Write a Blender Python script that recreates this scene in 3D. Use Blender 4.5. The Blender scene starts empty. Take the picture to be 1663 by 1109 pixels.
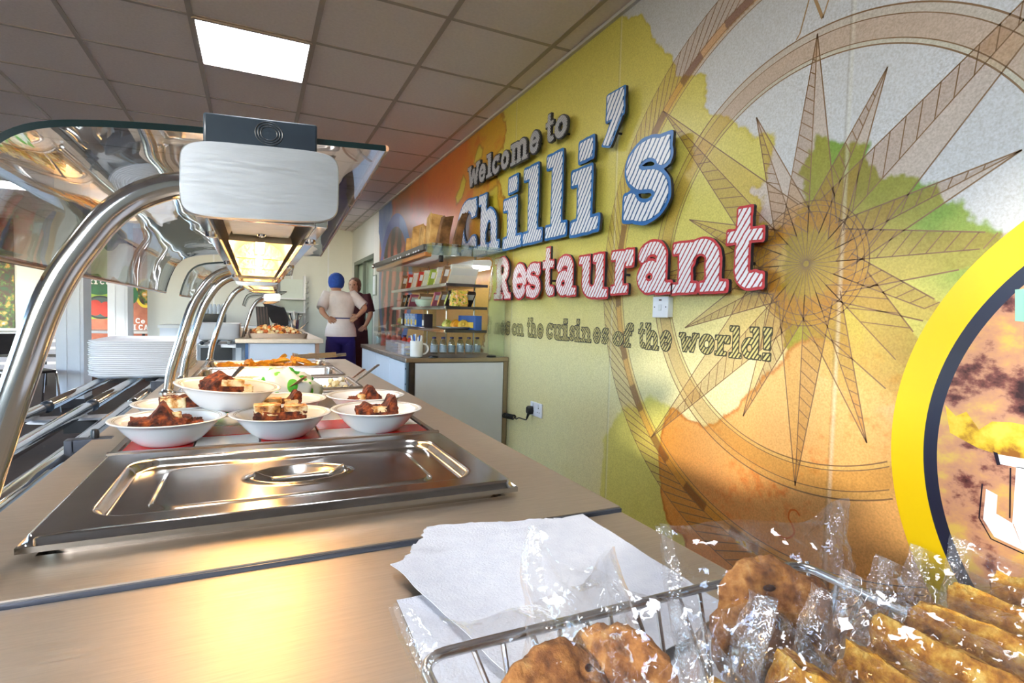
import bpy, bmesh, math, random
import numpy as np
from mathutils import Vector, Matrix, noise as mnoise

random.seed(7)
SC = bpy.context.scene
COL = SC.collection
PI = math.pi

# ------------------------------------------------------------------ camera
CAMZ = 1.15
cam = bpy.data.cameras.new('camera')
cam.lens = 881.717 / 1663 * 36.0
cam.sensor_width = 36.0
cam.clip_start = 0.01
camo = bpy.data.objects.new('camera', cam)
COL.objects.link(camo)
R3 = Matrix(((0.90368236, -0.00443142, -0.42818051),
             (-0.42741943, 0.05114736, -0.90260544),
             (0.02590013, 0.99868129, 0.04432689)))
# rows are the world axes in camera coordinates: camera-to-world rotation
camo.matrix_world = Matrix.Translation((0, 0, CAMZ)) @ R3.to_4x4()
SC.camera = camo

# ------------------------------------------------------------------ look
SC.view_settings.view_transform = 'Standard'
SC.view_settings.look = 'None'
SC.view_settings.gamma = 1.0
SC.view_settings.exposure = 0.9
try:
    SC.cycles.use_denoising = True
    SC.cycles.transparent_max_bounces = 24
    SC.cycles.max_bounces = 10
    SC.cycles.glossy_bounces = 5
    SC.cycles.sample_clamp_indirect = 6.0
    SC.cycles.blur_glossy = 0.3
    SC.cycles.caustics_reflective = False
    SC.cycles.caustics_refractive = False
except Exception:
    pass

# ------------------------------------------------------------------ world and sun
wd = bpy.data.worlds.new('sky'); SC.world = wd
wd.use_nodes = True
wn = wd.node_tree
for n in list(wn.nodes): wn.nodes.remove(n)
wo = wn.nodes.new('ShaderNodeOutputWorld'); wb = wn.nodes.new('ShaderNodeBackground')
sky = wn.nodes.new('ShaderNodeTexSky'); sky.sky_type = 'NISHITA'
sky.sun_disc = False; sky.sun_elevation = math.radians(24); sky.sun_rotation = math.radians(200)
wb.inputs['Strength'].default_value = 1.5
tint = wn.nodes.new('ShaderNodeMix'); tint.data_type = 'RGBA'; tint.blend_type = 'MULTIPLY'; tint.inputs[0].default_value = 1.0
tint.inputs[7].default_value = (0.78, 0.93, 1.22, 1)
wn.links.new(sky.outputs[0], tint.inputs[6]); wn.links.new(tint.outputs[2], wb.inputs[0]); wn.links.new(wb.outputs[0], wo.inputs[0])

sun = bpy.data.lights.new('sun', 'SUN'); sun.energy = 3.6; sun.angle = math.radians(3.5)
sun.color = (1.0, 0.90, 0.76)
suno = bpy.data.objects.new('sun', sun); COL.objects.link(suno)
SUN_DIR = Vector((1.0, 0.78, -0.30)).normalized()
suno.rotation_euler = SUN_DIR.to_track_quat('-Z', 'Y').to_euler()
suno.location = (-8, -6, 5)

# ------------------------------------------------------------------ colour and materials
def lin(c):
    c = c / 255.0
    return c / 12.92 if c <= 0.04045 else ((c + 0.055) / 1.055) ** 2.4
def RGB(r, g, b): return (lin(r), lin(g), lin(b), 1.0)

MATS = {}
def nodes(name):
    m = bpy.data.materials.new(name); m.use_nodes = True
    nt = m.node_tree
    p = nt.nodes['Principled BSDF']
    return m, nt, p
def ramp(nt, fac, stops):
    r = nt.nodes.new('ShaderNodeValToRGB')
    el = r.color_ramp.elements
    while len(el) < len(stops): el.new(0.5)
    for e, (pos, c) in zip(el, stops): e.position = pos; e.color = c
    nt.links.new(fac, r.inputs[0])
    return r.outputs[0]
def noise_fac(nt, scale, detail=4, rough=0.6, vec=None, coord='Object', stretch=None):
    n = nt.nodes.new('ShaderNodeTexNoise')
    n.inputs['Scale'].default_value = scale; n.inputs['Detail'].default_value = detail
    n.inputs['Roughness'].default_value = rough
    tc = nt.nodes.new('ShaderNodeTexCoord')
    src = tc.outputs[coord]
    if stretch:
        mp = nt.nodes.new('ShaderNodeMapping'); mp.inputs['Scale'].default_value = stretch
        nt.links.new(src, mp.inputs[0]); src = mp.outputs[0]
    nt.links.new(src, n.inputs['Vector'])
    return n.outputs[0]
def bump(nt, p, fac, strength, dist=0.01):
    b = nt.nodes.new('ShaderNodeBump'); b.inputs['Strength'].default_value = strength
    b.inputs['Distance'].default_value = dist
    nt.links.new(fac, b.inputs['Height']); nt.links.new(b.outputs[0], p.inputs['Normal'])
def mat(name, c1, c2=None, scale=8, rough=0.5, metal=0.0, bmp=0.0, bscale=None, stretch=None, spec=0.5,
        sss=0.0, bdist=0.004, detail=4, lo=0.35, hi=0.65, coat=0.0):
    if name in MATS: return MATS[name]
    m, nt, p = nodes(name)
    p.inputs['Roughness'].default_value = rough; p.inputs['Metallic'].default_value = metal
    p.inputs['Specular IOR Level'].default_value = spec
    if coat: p.inputs['Coat Weight'].default_value = coat
    if sss:
        p.inputs['Subsurface Weight'].default_value = sss
        p.inputs['Subsurface Radius'].default_value = (0.01, 0.006, 0.004)
    if c2 is None: c2 = tuple(min(1, v * 0.93) for v in c1[:3]) + (1,)
    f = noise_fac(nt, scale, detail, stretch=stretch)
    nt.links.new(ramp(nt, f, [(lo, c1), (hi, c2)]), p.inputs['Base Color'])
    if bmp:
        bump(nt, p, noise_fac(nt, bscale or scale * 3, 5, stretch=stretch), bmp, bdist)
    MATS[name] = m
    return m
def mat_multi(name, stops, scale=8, rough=0.6, bmp=0.3, bscale=60, detail=6, bdist=0.003, spec=0.4, stretch=None, metal=0.0):
    if name in MATS: return MATS[name]
    m, nt, p = nodes(name)
    p.inputs['Roughness'].default_value = rough; p.inputs['Specular IOR Level'].default_value = spec
    p.inputs['Metallic'].default_value = metal
    nt.links.new(ramp(nt, noise_fac(nt, scale, detail, stretch=stretch), stops), p.inputs['Base Color'])
    if bmp: bump(nt, p, noise_fac(nt, bscale, 5), bmp, bdist)
    MATS[name] = m
    return m
def mat_emit(name, col, strength):
    if name in MATS: return MATS[name]
    m, nt, p = nodes(name)
    p.inputs['Base Color'].default_value = col
    p.inputs['Emission Color'].default_value = col
    p.inputs['Emission Strength'].default_value = strength
    MATS[name] = m
    return m
def mat_glass(name, tint=(0.93, 0.97, 0.95, 1), base=0.06, edge=0.75, rough=0.01, wav=0.0, wscale=4, power=3.0, gl=(1, 1, 1, 1), haze=0.0, wdist=0.02):
    """thin clear sheet: see-through, with reflection growing toward grazing angles"""
    if name in MATS: return MATS[name]
    m = bpy.data.materials.new(name); m.use_nodes = True
    nt = m.node_tree
    for n in list(nt.nodes): nt.nodes.remove(n)
    out = nt.nodes.new('ShaderNodeOutputMaterial')
    tr = nt.nodes.new('ShaderNodeBsdfTransparent'); tr.inputs[0].default_value = tint
    g = nt.nodes.new('ShaderNodeBsdfGlossy'); g.inputs['Roughness'].default_value = rough; g.inputs[0].default_value = gl
    lw = nt.nodes.new('ShaderNodeLayerWeight'); lw.inputs[0].default_value = 0.5
    pw = nt.nodes.new('ShaderNodeMath'); pw.operation = 'POWER'; pw.inputs[1].default_value = power
    mr = nt.nodes.new('ShaderNodeMapRange')
    mr.inputs['To Min'].default_value = base; mr.inputs['To Max'].default_value = edge
    nt.links.new(lw.outputs['Facing'], pw.inputs[0]); nt.links.new(pw.outputs[0], mr.inputs[0])
    mx = nt.nodes.new('ShaderNodeMixShader')
    nt.links.new(mr.outputs[0], mx.inputs[0]); nt.links.new(tr.outputs[0], mx.inputs[1]); nt.links.new(g.outputs[0], mx.inputs[2])
    last = mx.outputs[0]
    if haze:
        df = nt.nodes.new('ShaderNodeBsdfDiffuse'); df.inputs[0].default_value = (0.9, 0.9, 0.92, 1)
        m2 = nt.nodes.new('ShaderNodeMixShader'); m2.inputs[0].default_value = haze
        nt.links.new(last, m2.inputs[1]); nt.links.new(df.outputs[0], m2.inputs[2]); last = m2.outputs[0]
    if wav:
        b = nt.nodes.new('ShaderNodeBump'); b.inputs['Strength'].default_value = wav; b.inputs['Distance'].default_value = wdist
        nt.links.new(noise_fac(nt, wscale, 2), b.inputs['Height'])
        nt.links.new(b.outputs[0], g.inputs['Normal'])
    nt.links.new(last, out.inputs[0])
    MATS[name] = m
    return m
def mat_brushed(name, c, rough=0.3, scale=(4, 90, 4), amt=0.18, metal=1.0):
    """brushed steel: roughness and a faint bump drawn out along one direction"""
    if name in MATS: return MATS[name]
    m, nt, p = nodes(name)
    p.inputs['Metallic'].default_value = metal
    f = noise_fac(nt, 9, 5, stretch=scale)
    mr = nt.nodes.new('ShaderNodeMapRange'); mr.inputs['To Min'].default_value = rough - amt * 0.6; mr.inputs['To Max'].default_value = rough + amt
    nt.links.new(f, mr.inputs[0]); nt.links.new(mr.outputs[0], p.inputs['Roughness'])
    d = tuple(v * 0.9 for v in c[:3]) + (1,)
    nt.links.new(ramp(nt, f, [(0.3, c), (0.7, d)]), p.inputs['Base Color'])
    bump(nt, p, f, 0.05, 0.001)
    MATS[name] = m
    return m

STEEL = mat_brushed('steel_worktop', RGB(214, 198, 178), 0.42, (3, 60, 3))
STEELV = mat_brushed('steel_plate', RGB(214, 216, 220), 0.34, (5, 5, 120))
CHROME = mat('chrome', RGB(222, 220, 216), RGB(212, 210, 206), 3, rough=0.07, metal=1.0)
TUBE = mat('polished_tube', RGB(206, 204, 202), RGB(196, 194, 192), 3, rough=0.13, metal=1.0)
PAN = mat('pan_steel', RGB(196, 186, 176), RGB(184, 174, 164), 6, rough=0.26, metal=1.0)
LIDM = mat('lid_steel', RGB(204, 200, 196), RGB(186, 182, 178), 12, rough=0.15, metal=1.0)
DARKST = mat('dark_steel', RGB(92, 92, 98), RGB(74, 74, 80), 8, rough=0.3, metal=1.0)
BLACKP = mat('black_plastic', RGB(26, 28, 32), RGB(16, 18, 22), 12, rough=0.38)
BLUEBLK = mat('blue_black_plastic', RGB(30, 40, 50), RGB(22, 30, 40), 12, rough=0.35)
WHITEP = mat('white_panel', RGB(226, 228, 230), RGB(220, 222, 224), 3, rough=0.38)
WHITEC = mat('white_china', RGB(246, 244, 240), RGB(240, 238, 234), 4, rough=0.12, spec=0.6)
WALLW = mat('white_wall', RGB(214, 214, 206), RGB(208, 208, 200), 2, rough=0.45)

# ------------------------------------------------------------------ mesh builder
class MB:
    def __init__(self): self.v = []; self.f = []; self.m = []
    def add(self, vs, fs, mi=0):
        o = len(self.v); self.v += [tuple(p) for p in vs]
        self.f += [tuple(i + o for i in f) for f in fs]; self.m += [mi] * len(fs)
        return self
    def box(self, x0, x1, y0, y1, z0, z1, mi=0):
        vs = [(x, y, z) for z in (z0, z1) for y in (y0, y1) for x in (x0, x1)]
        return self.add(vs, [(0, 2, 3, 1), (4, 5, 7, 6), (0, 1, 5, 4), (2, 6, 7, 3), (0, 4, 6, 2), (1, 3, 7, 5)], mi)
    def obox(self, c, ax, ay, az, mi=0):
        """box from a centre and three half-axis vectors"""
        c = Vector(c); ax = Vector(ax); ay = Vector(ay); az = Vector(az)
        vs = [c + ax * sx + ay * sy + az * sz for sz in (-1, 1) for sy in (-1, 1) for sx in (-1, 1)]
        return self.add(vs, [(0, 2, 3, 1), (4, 5, 7, 6), (0, 1, 5, 4), (2, 6, 7, 3), (0, 4, 6, 2), (1, 3, 7, 5)], mi)
    def loft(self, loops, cap0=True, cap1=True, mi=0, closed=True):
        n = len(loops[0]); vs = [p for l in loops for p in l]; fs = []
        for k in range(len(loops) - 1):
            for i in range(n if closed else n - 1):
                j = (i + 1) % n
                fs.append((k * n + i, k * n + j, (k + 1) * n + j, (k + 1) * n + i))
        if cap0: fs.append(tuple(range(n - 1, -1, -1)))
        if cap1: fs.append(tuple((len(loops) - 1) * n + i for i in range(n)))
        return self.add(vs, fs, mi)
    def lathe(self, c, prof, n=32, cap0=True, cap1=True, mi=0):
        loops = [[(c[0] + r * math.cos(2 * PI * i / n), c[1] + r * math.sin(2 * PI * i / n), c[2] + z) for i in range(n)] for r, z in prof]
        return self.loft(loops, cap0, cap1, mi)
    def tube(self, path, r, n=12, mi=0, caps=True):
        P = [Vector(p) for p in path]; loops = []
        rs = r if isinstance(r, (list, tuple)) else [r] * len(P)
        t0 = (P[1] - P[0]).normalized()
        up = Vector((0, 0, 1)) if abs(t0.z) < 0.9 else Vector((1, 0, 0))
        a = t0.cross(up).normalized()
        for i, p in enumerate(P):
            t = (P[min(i + 1, len(P) - 1)] - P[max(i - 1, 0)]).normalized()
            a = (a - t * a.dot(t)).normalized(); b = t.cross(a)
            loops.append([p + (a * math.cos(2 * PI * k / n) + b * math.sin(2 * PI * k / n)) * rs[i] for k in range(n)])
        return self.loft(loops, caps, caps, mi)
    def ball(self, c, r, n=12, mi=0, s=(1, 1, 1)):
        m = n // 2
        prof = [(math.sin(PI * k / m), -math.cos(PI * k / m)) for k in range(m + 1)]
        prof[0] = (0.02, -1); prof[-1] = (0.02, 1)
        loops = [[(c[0] + r * s[0] * q * math.cos(2 * PI * i / n), c[1] + r * s[1] * q * math.sin(2 * PI * i / n), c[2] + r * s[2] * z) for i in range(n)] for q, z in prof]
        return self.loft(loops, True, True, mi)
    def prism(self, poly, z0, z1, mi=0):
        return self.loft([[(x, y, z0) for x, y in poly], [(x, y, z1) for x, y in poly]], True, True, mi)
    def xform(self, M):
        self.v = [tuple(M @ Vector(p)) for p in self.v]; return self

def rrect(cx, cy, w, d, r, n=6):
    pts = []
    for (sx, sy, a0) in ((1, 1, 0), (-1, 1, 90), (-1, -1, 180), (1, -1, 270)):
        for k in range(n + 1):
            a = math.radians(a0 + 90 * k / n)
            pts.append((cx + sx * (w / 2 - r) + r * math.cos(a), cy + sy * (d / 2 - r) + r * math.sin(a)))
    return pts
def at_z(poly, z): return [(x, y, z) for x, y in poly]

def mesh_from(name, mb, mats, off=(0, 0, 0), smooth=35, recalc=True):
    me = bpy.data.meshes.new(name)
    vs = [(x - off[0], y - off[1], z - off[2]) for x, y, z in mb.v]
    me.from_pydata(vs, [], mb.f)
    for m in (mats if isinstance(mats, (list, tuple)) else [mats]): me.materials.append(m)
    if mb.m and any(mb.m): me.polygons.foreach_set('material_index', mb.m)
    if recalc:
        bm = bmesh.new(); bm.from_mesh(me); bmesh.ops.recalc_face_normals(bm, faces=bm.faces); bm.to_mesh(me); bm.free()
    if smooth:
        me.polygons.foreach_set('use_smooth', [True] * len(me.polygons))
        me.set_sharp_from_angle(angle=math.radians(smooth))
    me.update()
    return me
def tag(o, label=None, cat=None, group=None, kind=None):
    if label: o['label'] = label
    if cat: o['category'] = cat
    if group: o['group'] = group
    if kind: o['kind'] = kind
    return o
def bevel(o, w, seg=2):
    b = o.modifiers.new('edge_rounding', 'BEVEL'); b.width = w; b.segments = seg; b.limit_method = 'ANGLE'; b.angle_limit = math.radians(40)
    return o
ROOTOFF = {}
def thing(name, label, cat, loc=(0, 0, 0), group=None):
    o = bpy.data.objects.new(name, None); o.empty_display_size = 0.02; COL.objects.link(o); o.location = loc
    ROOTOFF[o] = tuple(loc)
    return tag(o, label, cat, group)
def part(name, mb, mats, parent, smooth=35, label=None, bev=0):
    """mesh in world coordinates hung under its thing (or part)"""
    r = parent
    while r.parent: r = r.parent
    off = ROOTOFF.get(r, tuple(r.location))
    o = bpy.data.objects.new(name, mesh_from(name, mb, mats, off, smooth)); COL.objects.link(o); o.parent = parent
    if label: o['label'] = label
    if bev: bevel(o, bev)
    return o
def solo(name, mb, mats, label, cat, loc=(0, 0, 0), group=None, smooth=35, bev=0):
    o = bpy.data.objects.new(name, mesh_from(name, mb, mats, loc, smooth)); COL.objects.link(o); o.location = loc
    if bev: bevel(o, bev)
    return tag(o, label, cat, group)
def struct(name, mb, mats, parent=None, smooth=0, bev=0):
    o = bpy.data.objects.new(name, mesh_from(name, mb, mats, (0, 0, 0), smooth)); COL.objects.link(o)
    if parent: o.parent = parent
    else: o['kind'] = 'structure'
    if bev: bevel(o, bev)
    return o
def dup(o, loc=None, rot=None, label=None, parent=None, group=None):
    c = o.copy(); COL.objects.link(c)
    if parent is not None: c.parent = parent
    if loc is not None: c.location = loc
    if rot is not None: c.rotation_euler = rot
    if label: c['label'] = label
    if group: c['group'] = group
    for ch in o.children: dup(ch, parent=c)
    return c
ORD = ['first', 'second', 'third', 'fourth', 'fifth', 'sixth', 'seventh', 'eighth', 'ninth', 'tenth', 'eleventh', 'twelfth',
       'thirteenth', 'fourteenth', 'fifteenth', 'sixteenth', 'seventeenth', 'eighteenth', 'nineteenth', 'twentieth']
def sm(t): t = max(0.0, min(1.0, t)); return t * t * (3 - 2 * t)
def fract(p, s, o=4): return mnoise.fractal(Vector(p) * s, 0.9, 2.0, o)
# ================================================================== the room
WX = 1.605; CZ = 2.65; BACK = -1.7; FARY = 10.3; LX = -6.5
FLOORM = mat('floor_vinyl', RGB(50, 40, 36), RGB(40, 32, 30), 14, rough=0.6, detail=8, spec=0.12)
fl = MB().box(LX, WX + 0.3, BACK, 12.2, -0.1, 0)
struct('floor', fl, FLOORM)

# ceiling: mineral tiles in a white T-bar grid
TILE = mat('ceiling_tile', RGB(238, 224, 222), RGB(230, 216, 214), 60, rough=0.9, bmp=0.2, bscale=400, bdist=0.001)
TBAR = mat('ceiling_bar', RGB(176, 160, 150), RGB(170, 154, 146), 5, rough=0.5)
ce = MB().box(LX, WX, BACK, 12.2, CZ, CZ + 0.05, 0)
GX0, GY0, GS = 0.288, 3.285, 0.594
k = -12
for k in range(-12, 4):
    x = GX0 + GS * k
    if LX < x < WX - 0.02: ce.box(x - 0.013, x + 0.013, BACK, 12.2, CZ - 0.004, CZ, 1)
for k in range(-8, 16):
    y = GY0 + GS * k
    if BACK < y < 12.2: ce.box(LX, WX, y - 0.011, y + 0.011, CZ - 0.003, CZ, 1)
struct('ceiling', ce, [TILE, TBAR])
ctrim = MB().box(WX - 0.02, WX, BACK, FARY, CZ - 0.022, CZ - 0.005)
struct('trim_1', ctrim, mat('trim_white', RGB(214, 206, 198), None, 3, rough=0.4))

def ceiling_light(x, y, label, w=0.572, power=13.0):
    t = thing('ceiling_light', label, 'light', (x, y, CZ))
    fr = MB(); h = w / 2
    for a in (-1, 1):
        fr.box(x - h, x + h, y + a * h - 0.008, y + a * h + 0.008, CZ - 0.012, CZ + 0.001)
        fr.box(x + a * h - 0.008, x + a * h + 0.008, y - h, y + h, CZ - 0.012, CZ + 0.001)
    part('frame', fr, TBAR, t)
    df = MB(); df.box(x - h + 0.008, x + h - 0.008, y - h + 0.008, y + h - 0.008, CZ - 0.008, CZ + 0.002)
    part('diffuser', df, mat_emit('light_diffuser', RGB(238, 244, 255), power), t)
    return t
lx, ly = GX0 - GS / 2, GY0 + GS / 2
ceiling_light(lx, ly, 'bright square ceiling light above the serving counter')
ceiling_light(lx, ly - GS * 5, 'added square ceiling fill light over the front of the counter, out of frame')  # this panel and those below are unseen, added as fill light
ceiling_light(lx + GS, ly + GS * 8 + .0, 'added square ceiling fill light over the far end of the aisle')
ceiling_light(lx - GS * 4, ly - GS * 3, 'added square ceiling fill light left of the tray rails, out of frame')
ceiling_light(lx - GS * 6, ly + GS * 3, 'added square ceiling fill light in the dining room beyond the pillars')
ceiling_light(lx - GS * 5, ly + GS * 9, 'added square ceiling fill light in front of the dining room posters')

# ------------------------------------------------------------------ mural wall
def vnoise(u, v, seed):
    rs = np.random.RandomState(seed); L = rs.rand(256, 256)
    iu = np.floor(u).astype(int); iv = np.floor(v).astype(int)
    fu = u - iu; fv = v - iv; fu = fu * fu * (3 - 2 * fu); fv = fv * fv * (3 - 2 * fv)
    a = L[iu % 256, iv % 256]; b = L[(iu + 1) % 256, iv % 256]; c = L[iu % 256, (iv + 1) % 256]; d = L[(iu + 1) % 256, (iv + 1) % 256]
    return (a * (1 - fu) + b * fu) * (1 - fv) + (c * (1 - fu) + d * fu) * fv
def fbm(u, v, s, o, seed):
    r = 0; a = 0.5; t = 0
    for k in range(o):
        r = r + a * (vnoise(u * s + 11.3 * k, v * s + 7.7 * k, seed + k) * 2 - 1); t += a; a *= 0.55; s *= 2.05
    return r / t
def sdpoly(u, v, P):
    """signed distance, positive inside"""
    d = np.full(u.shape, 1e9); ins = np.zeros(u.shape, bool); n = len(P)
    for i in range(n):
        x0, y0 = P[i]; x1, y1 = P[(i + 1) % n]
        ex, ey = x1 - x0, y1 - y0; wx, wy = u - x0, v - y0
        t = np.clip((wx * ex + wy * ey) / (ex * ex + ey * ey + 1e-12), 0, 1)
        d = np.minimum(d, (wx - ex * t) ** 2 + (wy - ey * t) ** 2)
        c = ((y0 <= v) & (y1 > v)) | ((y1 <= v) & (y0 > v))
        xi = x0 + (v - y0) * ex / (ey if abs(ey) > 1e-9 else 1e-9)
        ins ^= c & (u < xi)
    return np.sqrt(d) * np.where(ins, 1, -1)
def sstep(a, b, x):
    t = np.clip((x - a) / (b - a), 0, 1); return t * t * (3 - 2 * t)

CCY, CCZ = 1.187, 1.347                  # compass centre on the wall
YEL = [(2.33, 2.7), (2.15, 2.58), (2.07, 2.55), (1.99, 2.42), (1.94, 2.35), (1.86, 2.29), (1.82, 2.19), (1.67, 2.11), (1.65, 2.03), (1.62, 1.97), (1.48, 1.88), (1.4, 1.83), (1.33, 1.79), (1.34, 1.72), (1.38, 1.64), (1.45, 1.63), (1.37, 1.59), (1.37, 1.51), (1.21, 1.43), (1.16, 1.5), (1.0, 1.33), (1.0, -0.1), (9, -0.1), (9, 2.7)]
GRN = [(1.18, 1.77), (1.14, 1.75), (1.09, 1.71), (1.01, 1.67), (1.0, 1.62), (0.92, 1.57), (0.87, 1.55), (0.82, 1.53), (0.79, 1.49), (0.74, 1.47), (0.71, 1.43), (0.68, 1.39), (0.66, 1.35), (0.6, 1.24), (0.6, 1.0), (0.83, 0.93), (0.97, 0.91), (1.18, 1.0), (1.25, 1.06), (1.3, 1.2), (1.27, 1.4)]
ORA = [(1.78, 0.78), (1.7, 0.76), (1.58, 0.75), (1.51, 0.78), (1.43, 0.84), (1.39, 0.9), (1.31, 0.99), (1.23, 1.08), (1.15, 1.11), (1.02, 1.09), (0.9, 1.08), (0.83, 1.05), (0.7, 0.98), (0.3, 0.9), (0.3, -0.1), (1.6, -0.1), (1.67, 0.25), (1.73, 0.26), (1.79, 0.32), (1.84, 0.47), (1.85, 0.59), (1.83, 0.68)]
LIME = [(2.27, -0.1), (2.28, 0.54), (2.17, 0.69), (1.93, 0.81), (1.78, 0.78), (1.59, 0.54), (1.57, -0.1)]
RED = [(8.3, 2.7), (3.66, 2.7), (3.57, 2.5), (3.61, 2.36), (3.8, 2.31), (3.66, 2.11), (3.56, 1.96), (3.6, 1.79), (3.76, 1.58), (3.79, 1.12), (4.2, 0.4), (8.3, 0.2)]
HOLE1 = [(4.07, 2.51), (3.99, 2.46), (4.02, 2.39), (4.19, 2.4), (4.12, 2.48)]
HOLE2 = [(4.44, 2.35), (4.35, 2.29), (4.46, 2.17), (4.61, 2.13), (4.62, 2.2), (4.51, 2.28)]
HOLE3 = [(3.9, 2.1), (3.7, 2.12), (3.66, 1.9), (3.72, 1.7), (3.84, 1.66), (3.82, 1.9)]
BLUE = [(7.97, 2.7), (7.19, 2.7), (7.07, 2.46), (7.28, 2.33), (7.41, 2.06), (7.73, 2.05), (7.96, 2.3)]
STAR = []
for i in range(16):
    a = 90 - 22.5 * i                     # seen from the room, 0 points right, toward the camera end
    STAR.append((a, 1.015 if i % 4 == 2 else 0.725 if i % 4 == 0 else 0.578))
def star_pts(a, r):
    b0 = 0.148 if r < 0.6 else 0.155 if r < 0.9 else 0.2
    sp = 30 if r < 0.6 else 38 if r < 0.9 else 34
    f = lambda ang, q: (CCY - q * math.cos(math.radians(ang)), CCZ + q * math.sin(math.radians(ang)))
    return f(a, r), f(a + sp, b0), f(a - sp, b0), f(a, 0.1)
def mural_colours(u, v):
    """printed watercolour artwork: linear rgb per wall point (u along the wall, v up)"""
    C = lambda r, g, b: np.array([lin(r), lin(g), lin(b)])
    wob = 0.035 * fbm(u, v, 9, 4, 5) + 0.016 * fbm(u, v, 34, 4, 31)
    big = fbm(u, v, 1.6, 4, 50); mid = fbm(u, v, 7, 5, 60); fine = fbm(u, v, 60, 3, 70)
    col = np.empty(u.shape + (3,)); col[:] = C(214, 213, 216)
    col *= (1 + 0.03 * big)[..., None]
    def lay(mask, c): 
        nonlocal col
        col = col * (1 - mask[..., None]) + c * mask[..., None]
    def blend(t, c0, c1): return c0 * (1 - t[..., None]) + c1 * t[..., None]
    d = sdpoly(u, v, YEL) + wob
    t = sstep(1.5, 0.9, v + 0.15 * big)
    yc = blend(t, C(220, 206, 104), C(238, 226, 168))
    yc = blend(np.clip(sstep(2.6, 4.2, u) * sstep(1.2, 1.7, v) + 0.25 * mid, 0, 1) * 0.8, yc, C(206, 188, 66))
    lay(sstep(-0.003, 0.006, d), yc)
    lay(0.55 * np.exp(-(np.abs(d - 0.004) / 0.007) ** 2), C(196, 176, 48))
    d = sdpoly(u, v, LIME) + wob
    lay(sstep(-0.01, 0.02, d) * 0.75, blend(np.clip(0.5 + 0.5 * mid, 0, 1), C(218, 206, 70), C(226, 216, 98)))
    d = sdpoly(u, v, GRN) + wob * 1.2
    gc = blend(np.clip(sstep(0.0, 0.28, d) + 0.4 * mid, 0, 1), C(124, 158, 34), C(206, 198, 92))
    lay(sstep(-0.003, 0.01, d) * 0.95, gc)
    d = sdpoly(u, v, ORA) + wob * 0.7
    t = np.clip(0.55 - 0.9 * (v - 0.55) + 0.5 * big, 0, 1)
    oc = blend(t, C(240, 190, 118), C(236, 152, 82))
    oc = blend(sstep(0.0, 0.6, 0.35 * fine + 0.45 * mid), oc, C(228, 130, 54))
    oc = blend(sstep(1.5, 1.9, u) * 0.6, oc, C(222, 148, 40))
    soft = np.where((u < 1.2) & (v > 0.8), 1.0, 0.0) * sstep(1.25, 1.0, u)
    m0 = sstep(-0.003, 0.006, d); m1 = sstep(-0.12, 0.2, d)
    lay(m0 * (1 - soft) + m1 * soft, oc)
    lay(0.7 * np.exp(-(np.abs(d - 0.005) / 0.007) ** 2) * (1 - soft), C(190, 96, 22))
    # far left: red-brown wash, blue patch, chilli roundel
    d = sdpoly(u, v, RED) + wob * 1.6
    rc = blend(sstep(3.9, 4.9, u + 0.5 * big), C(206, 158, 46), C(208, 112, 52))
    rc = blend(sstep(5.4, 6.4, u + 0.4 * big), rc, C(150, 98, 58))
    rc = blend(np.clip(sstep(0.05, 0.6, mid) * 0.6, 0, 1), rc, C(196, 84, 40))
    rc = blend(sstep(1.75, 1.2, v) * 0.6, rc, C(214, 176, 104))
    lay(sstep(-0.004, 0.01, d), rc)
    lay(0.7 * np.exp(-(np.abs(d - 0.006) / 0.012) ** 2), C(150, 88, 26))
    for P in (HOLE1, HOLE2, HOLE3):
        d = sdpoly(u, v, P) + wob * 0.7
        lay(sstep(-0.004, 0.008, d), C(206, 190, 66)); lay(0.6 * np.exp(-(np.abs(d) / 0.012) ** 2), C(140, 96, 28))
    wl = sstep(7.86, 7.9, u); lay(wl, C(222, 220, 214))
    d = sdpoly(u, v, BLUE) + wob; lay(sstep(-0.01, 0.02, d), blend(np.clip(0.5 + mid, 0, 1), C(88, 112, 158), C(118, 130, 160)))
    rr = np.hypot(u - 6.97, v - 1.5)
    lay(sstep(0.93, 0.92, rr), C(74, 86, 150)); lay(sstep(0.93, 0.6, np.abs(rr - 0.8) + np.where(u < 6.7, 0, 1)) * sstep(.92, .9, rr) * .6, C(92, 128, 180))
    inn = sstep(0.765, 0.755, rr)
    ch = np.sin((u - 6.9) * 17 + 1.6 * mid + (v - 1.5) * 4)
    lay(inn, blend(sstep(-0.1, 0.2, ch), C(60, 62, 50), C(204, 82, 60)))
    lay(inn * sstep(0.75, 0.95, ch) * 0.7, C(226, 128, 96)); lay(inn * sstep(1.75, 2.15, v + 0.1 * mid) * 0.85, C(66, 62, 52))
    # compass: translucent brown fills
    x, y = -(u - CCY), v - CCZ
    r = np.hypot(x, y); th = np.degrees(np.arctan2(y, x))
    tan = C(190, 134, 48); br = C(138, 86, 40)
    def band(a, b): return sstep(a - 0.002, a + 0.002, r) * sstep(b + 0.002, b - 0.002, r)
    lay(band(0.652, 0.712) * 0.5, tan); lay(band(0.712, 0.737) * 0.36, C(190, 150, 70)); lay(band(0.638, 0.652) * 0.36, C(196, 176, 90))
    lay(band(0.985, 1.122) * 0.34, tan)
    seg = (np.floor(th / 7.5) % 2) == 0
    lay(band(0.978, 1.022) * np.where(seg, 0.0, 0.55), C(228, 158, 60)); lay(band(0.978, 1.022) * np.where(seg, 0.72, 0.0), C(132, 74, 40)); lay(band(0.965, 0.985) * 0.3, C(226, 170, 50))
    for a, R_ in STAR:
        tp, b1, b2, c0 = star_pts(a, R_)
        lay(sstep(0, 0.003, sdpoly(u, v, [tp, b1, c0, b2])) * 0.36, tan)
        lay(sstep(0, 0.003, sdpoly(u, v, [tp, b1, c0])) * 0.22, br)
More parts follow.
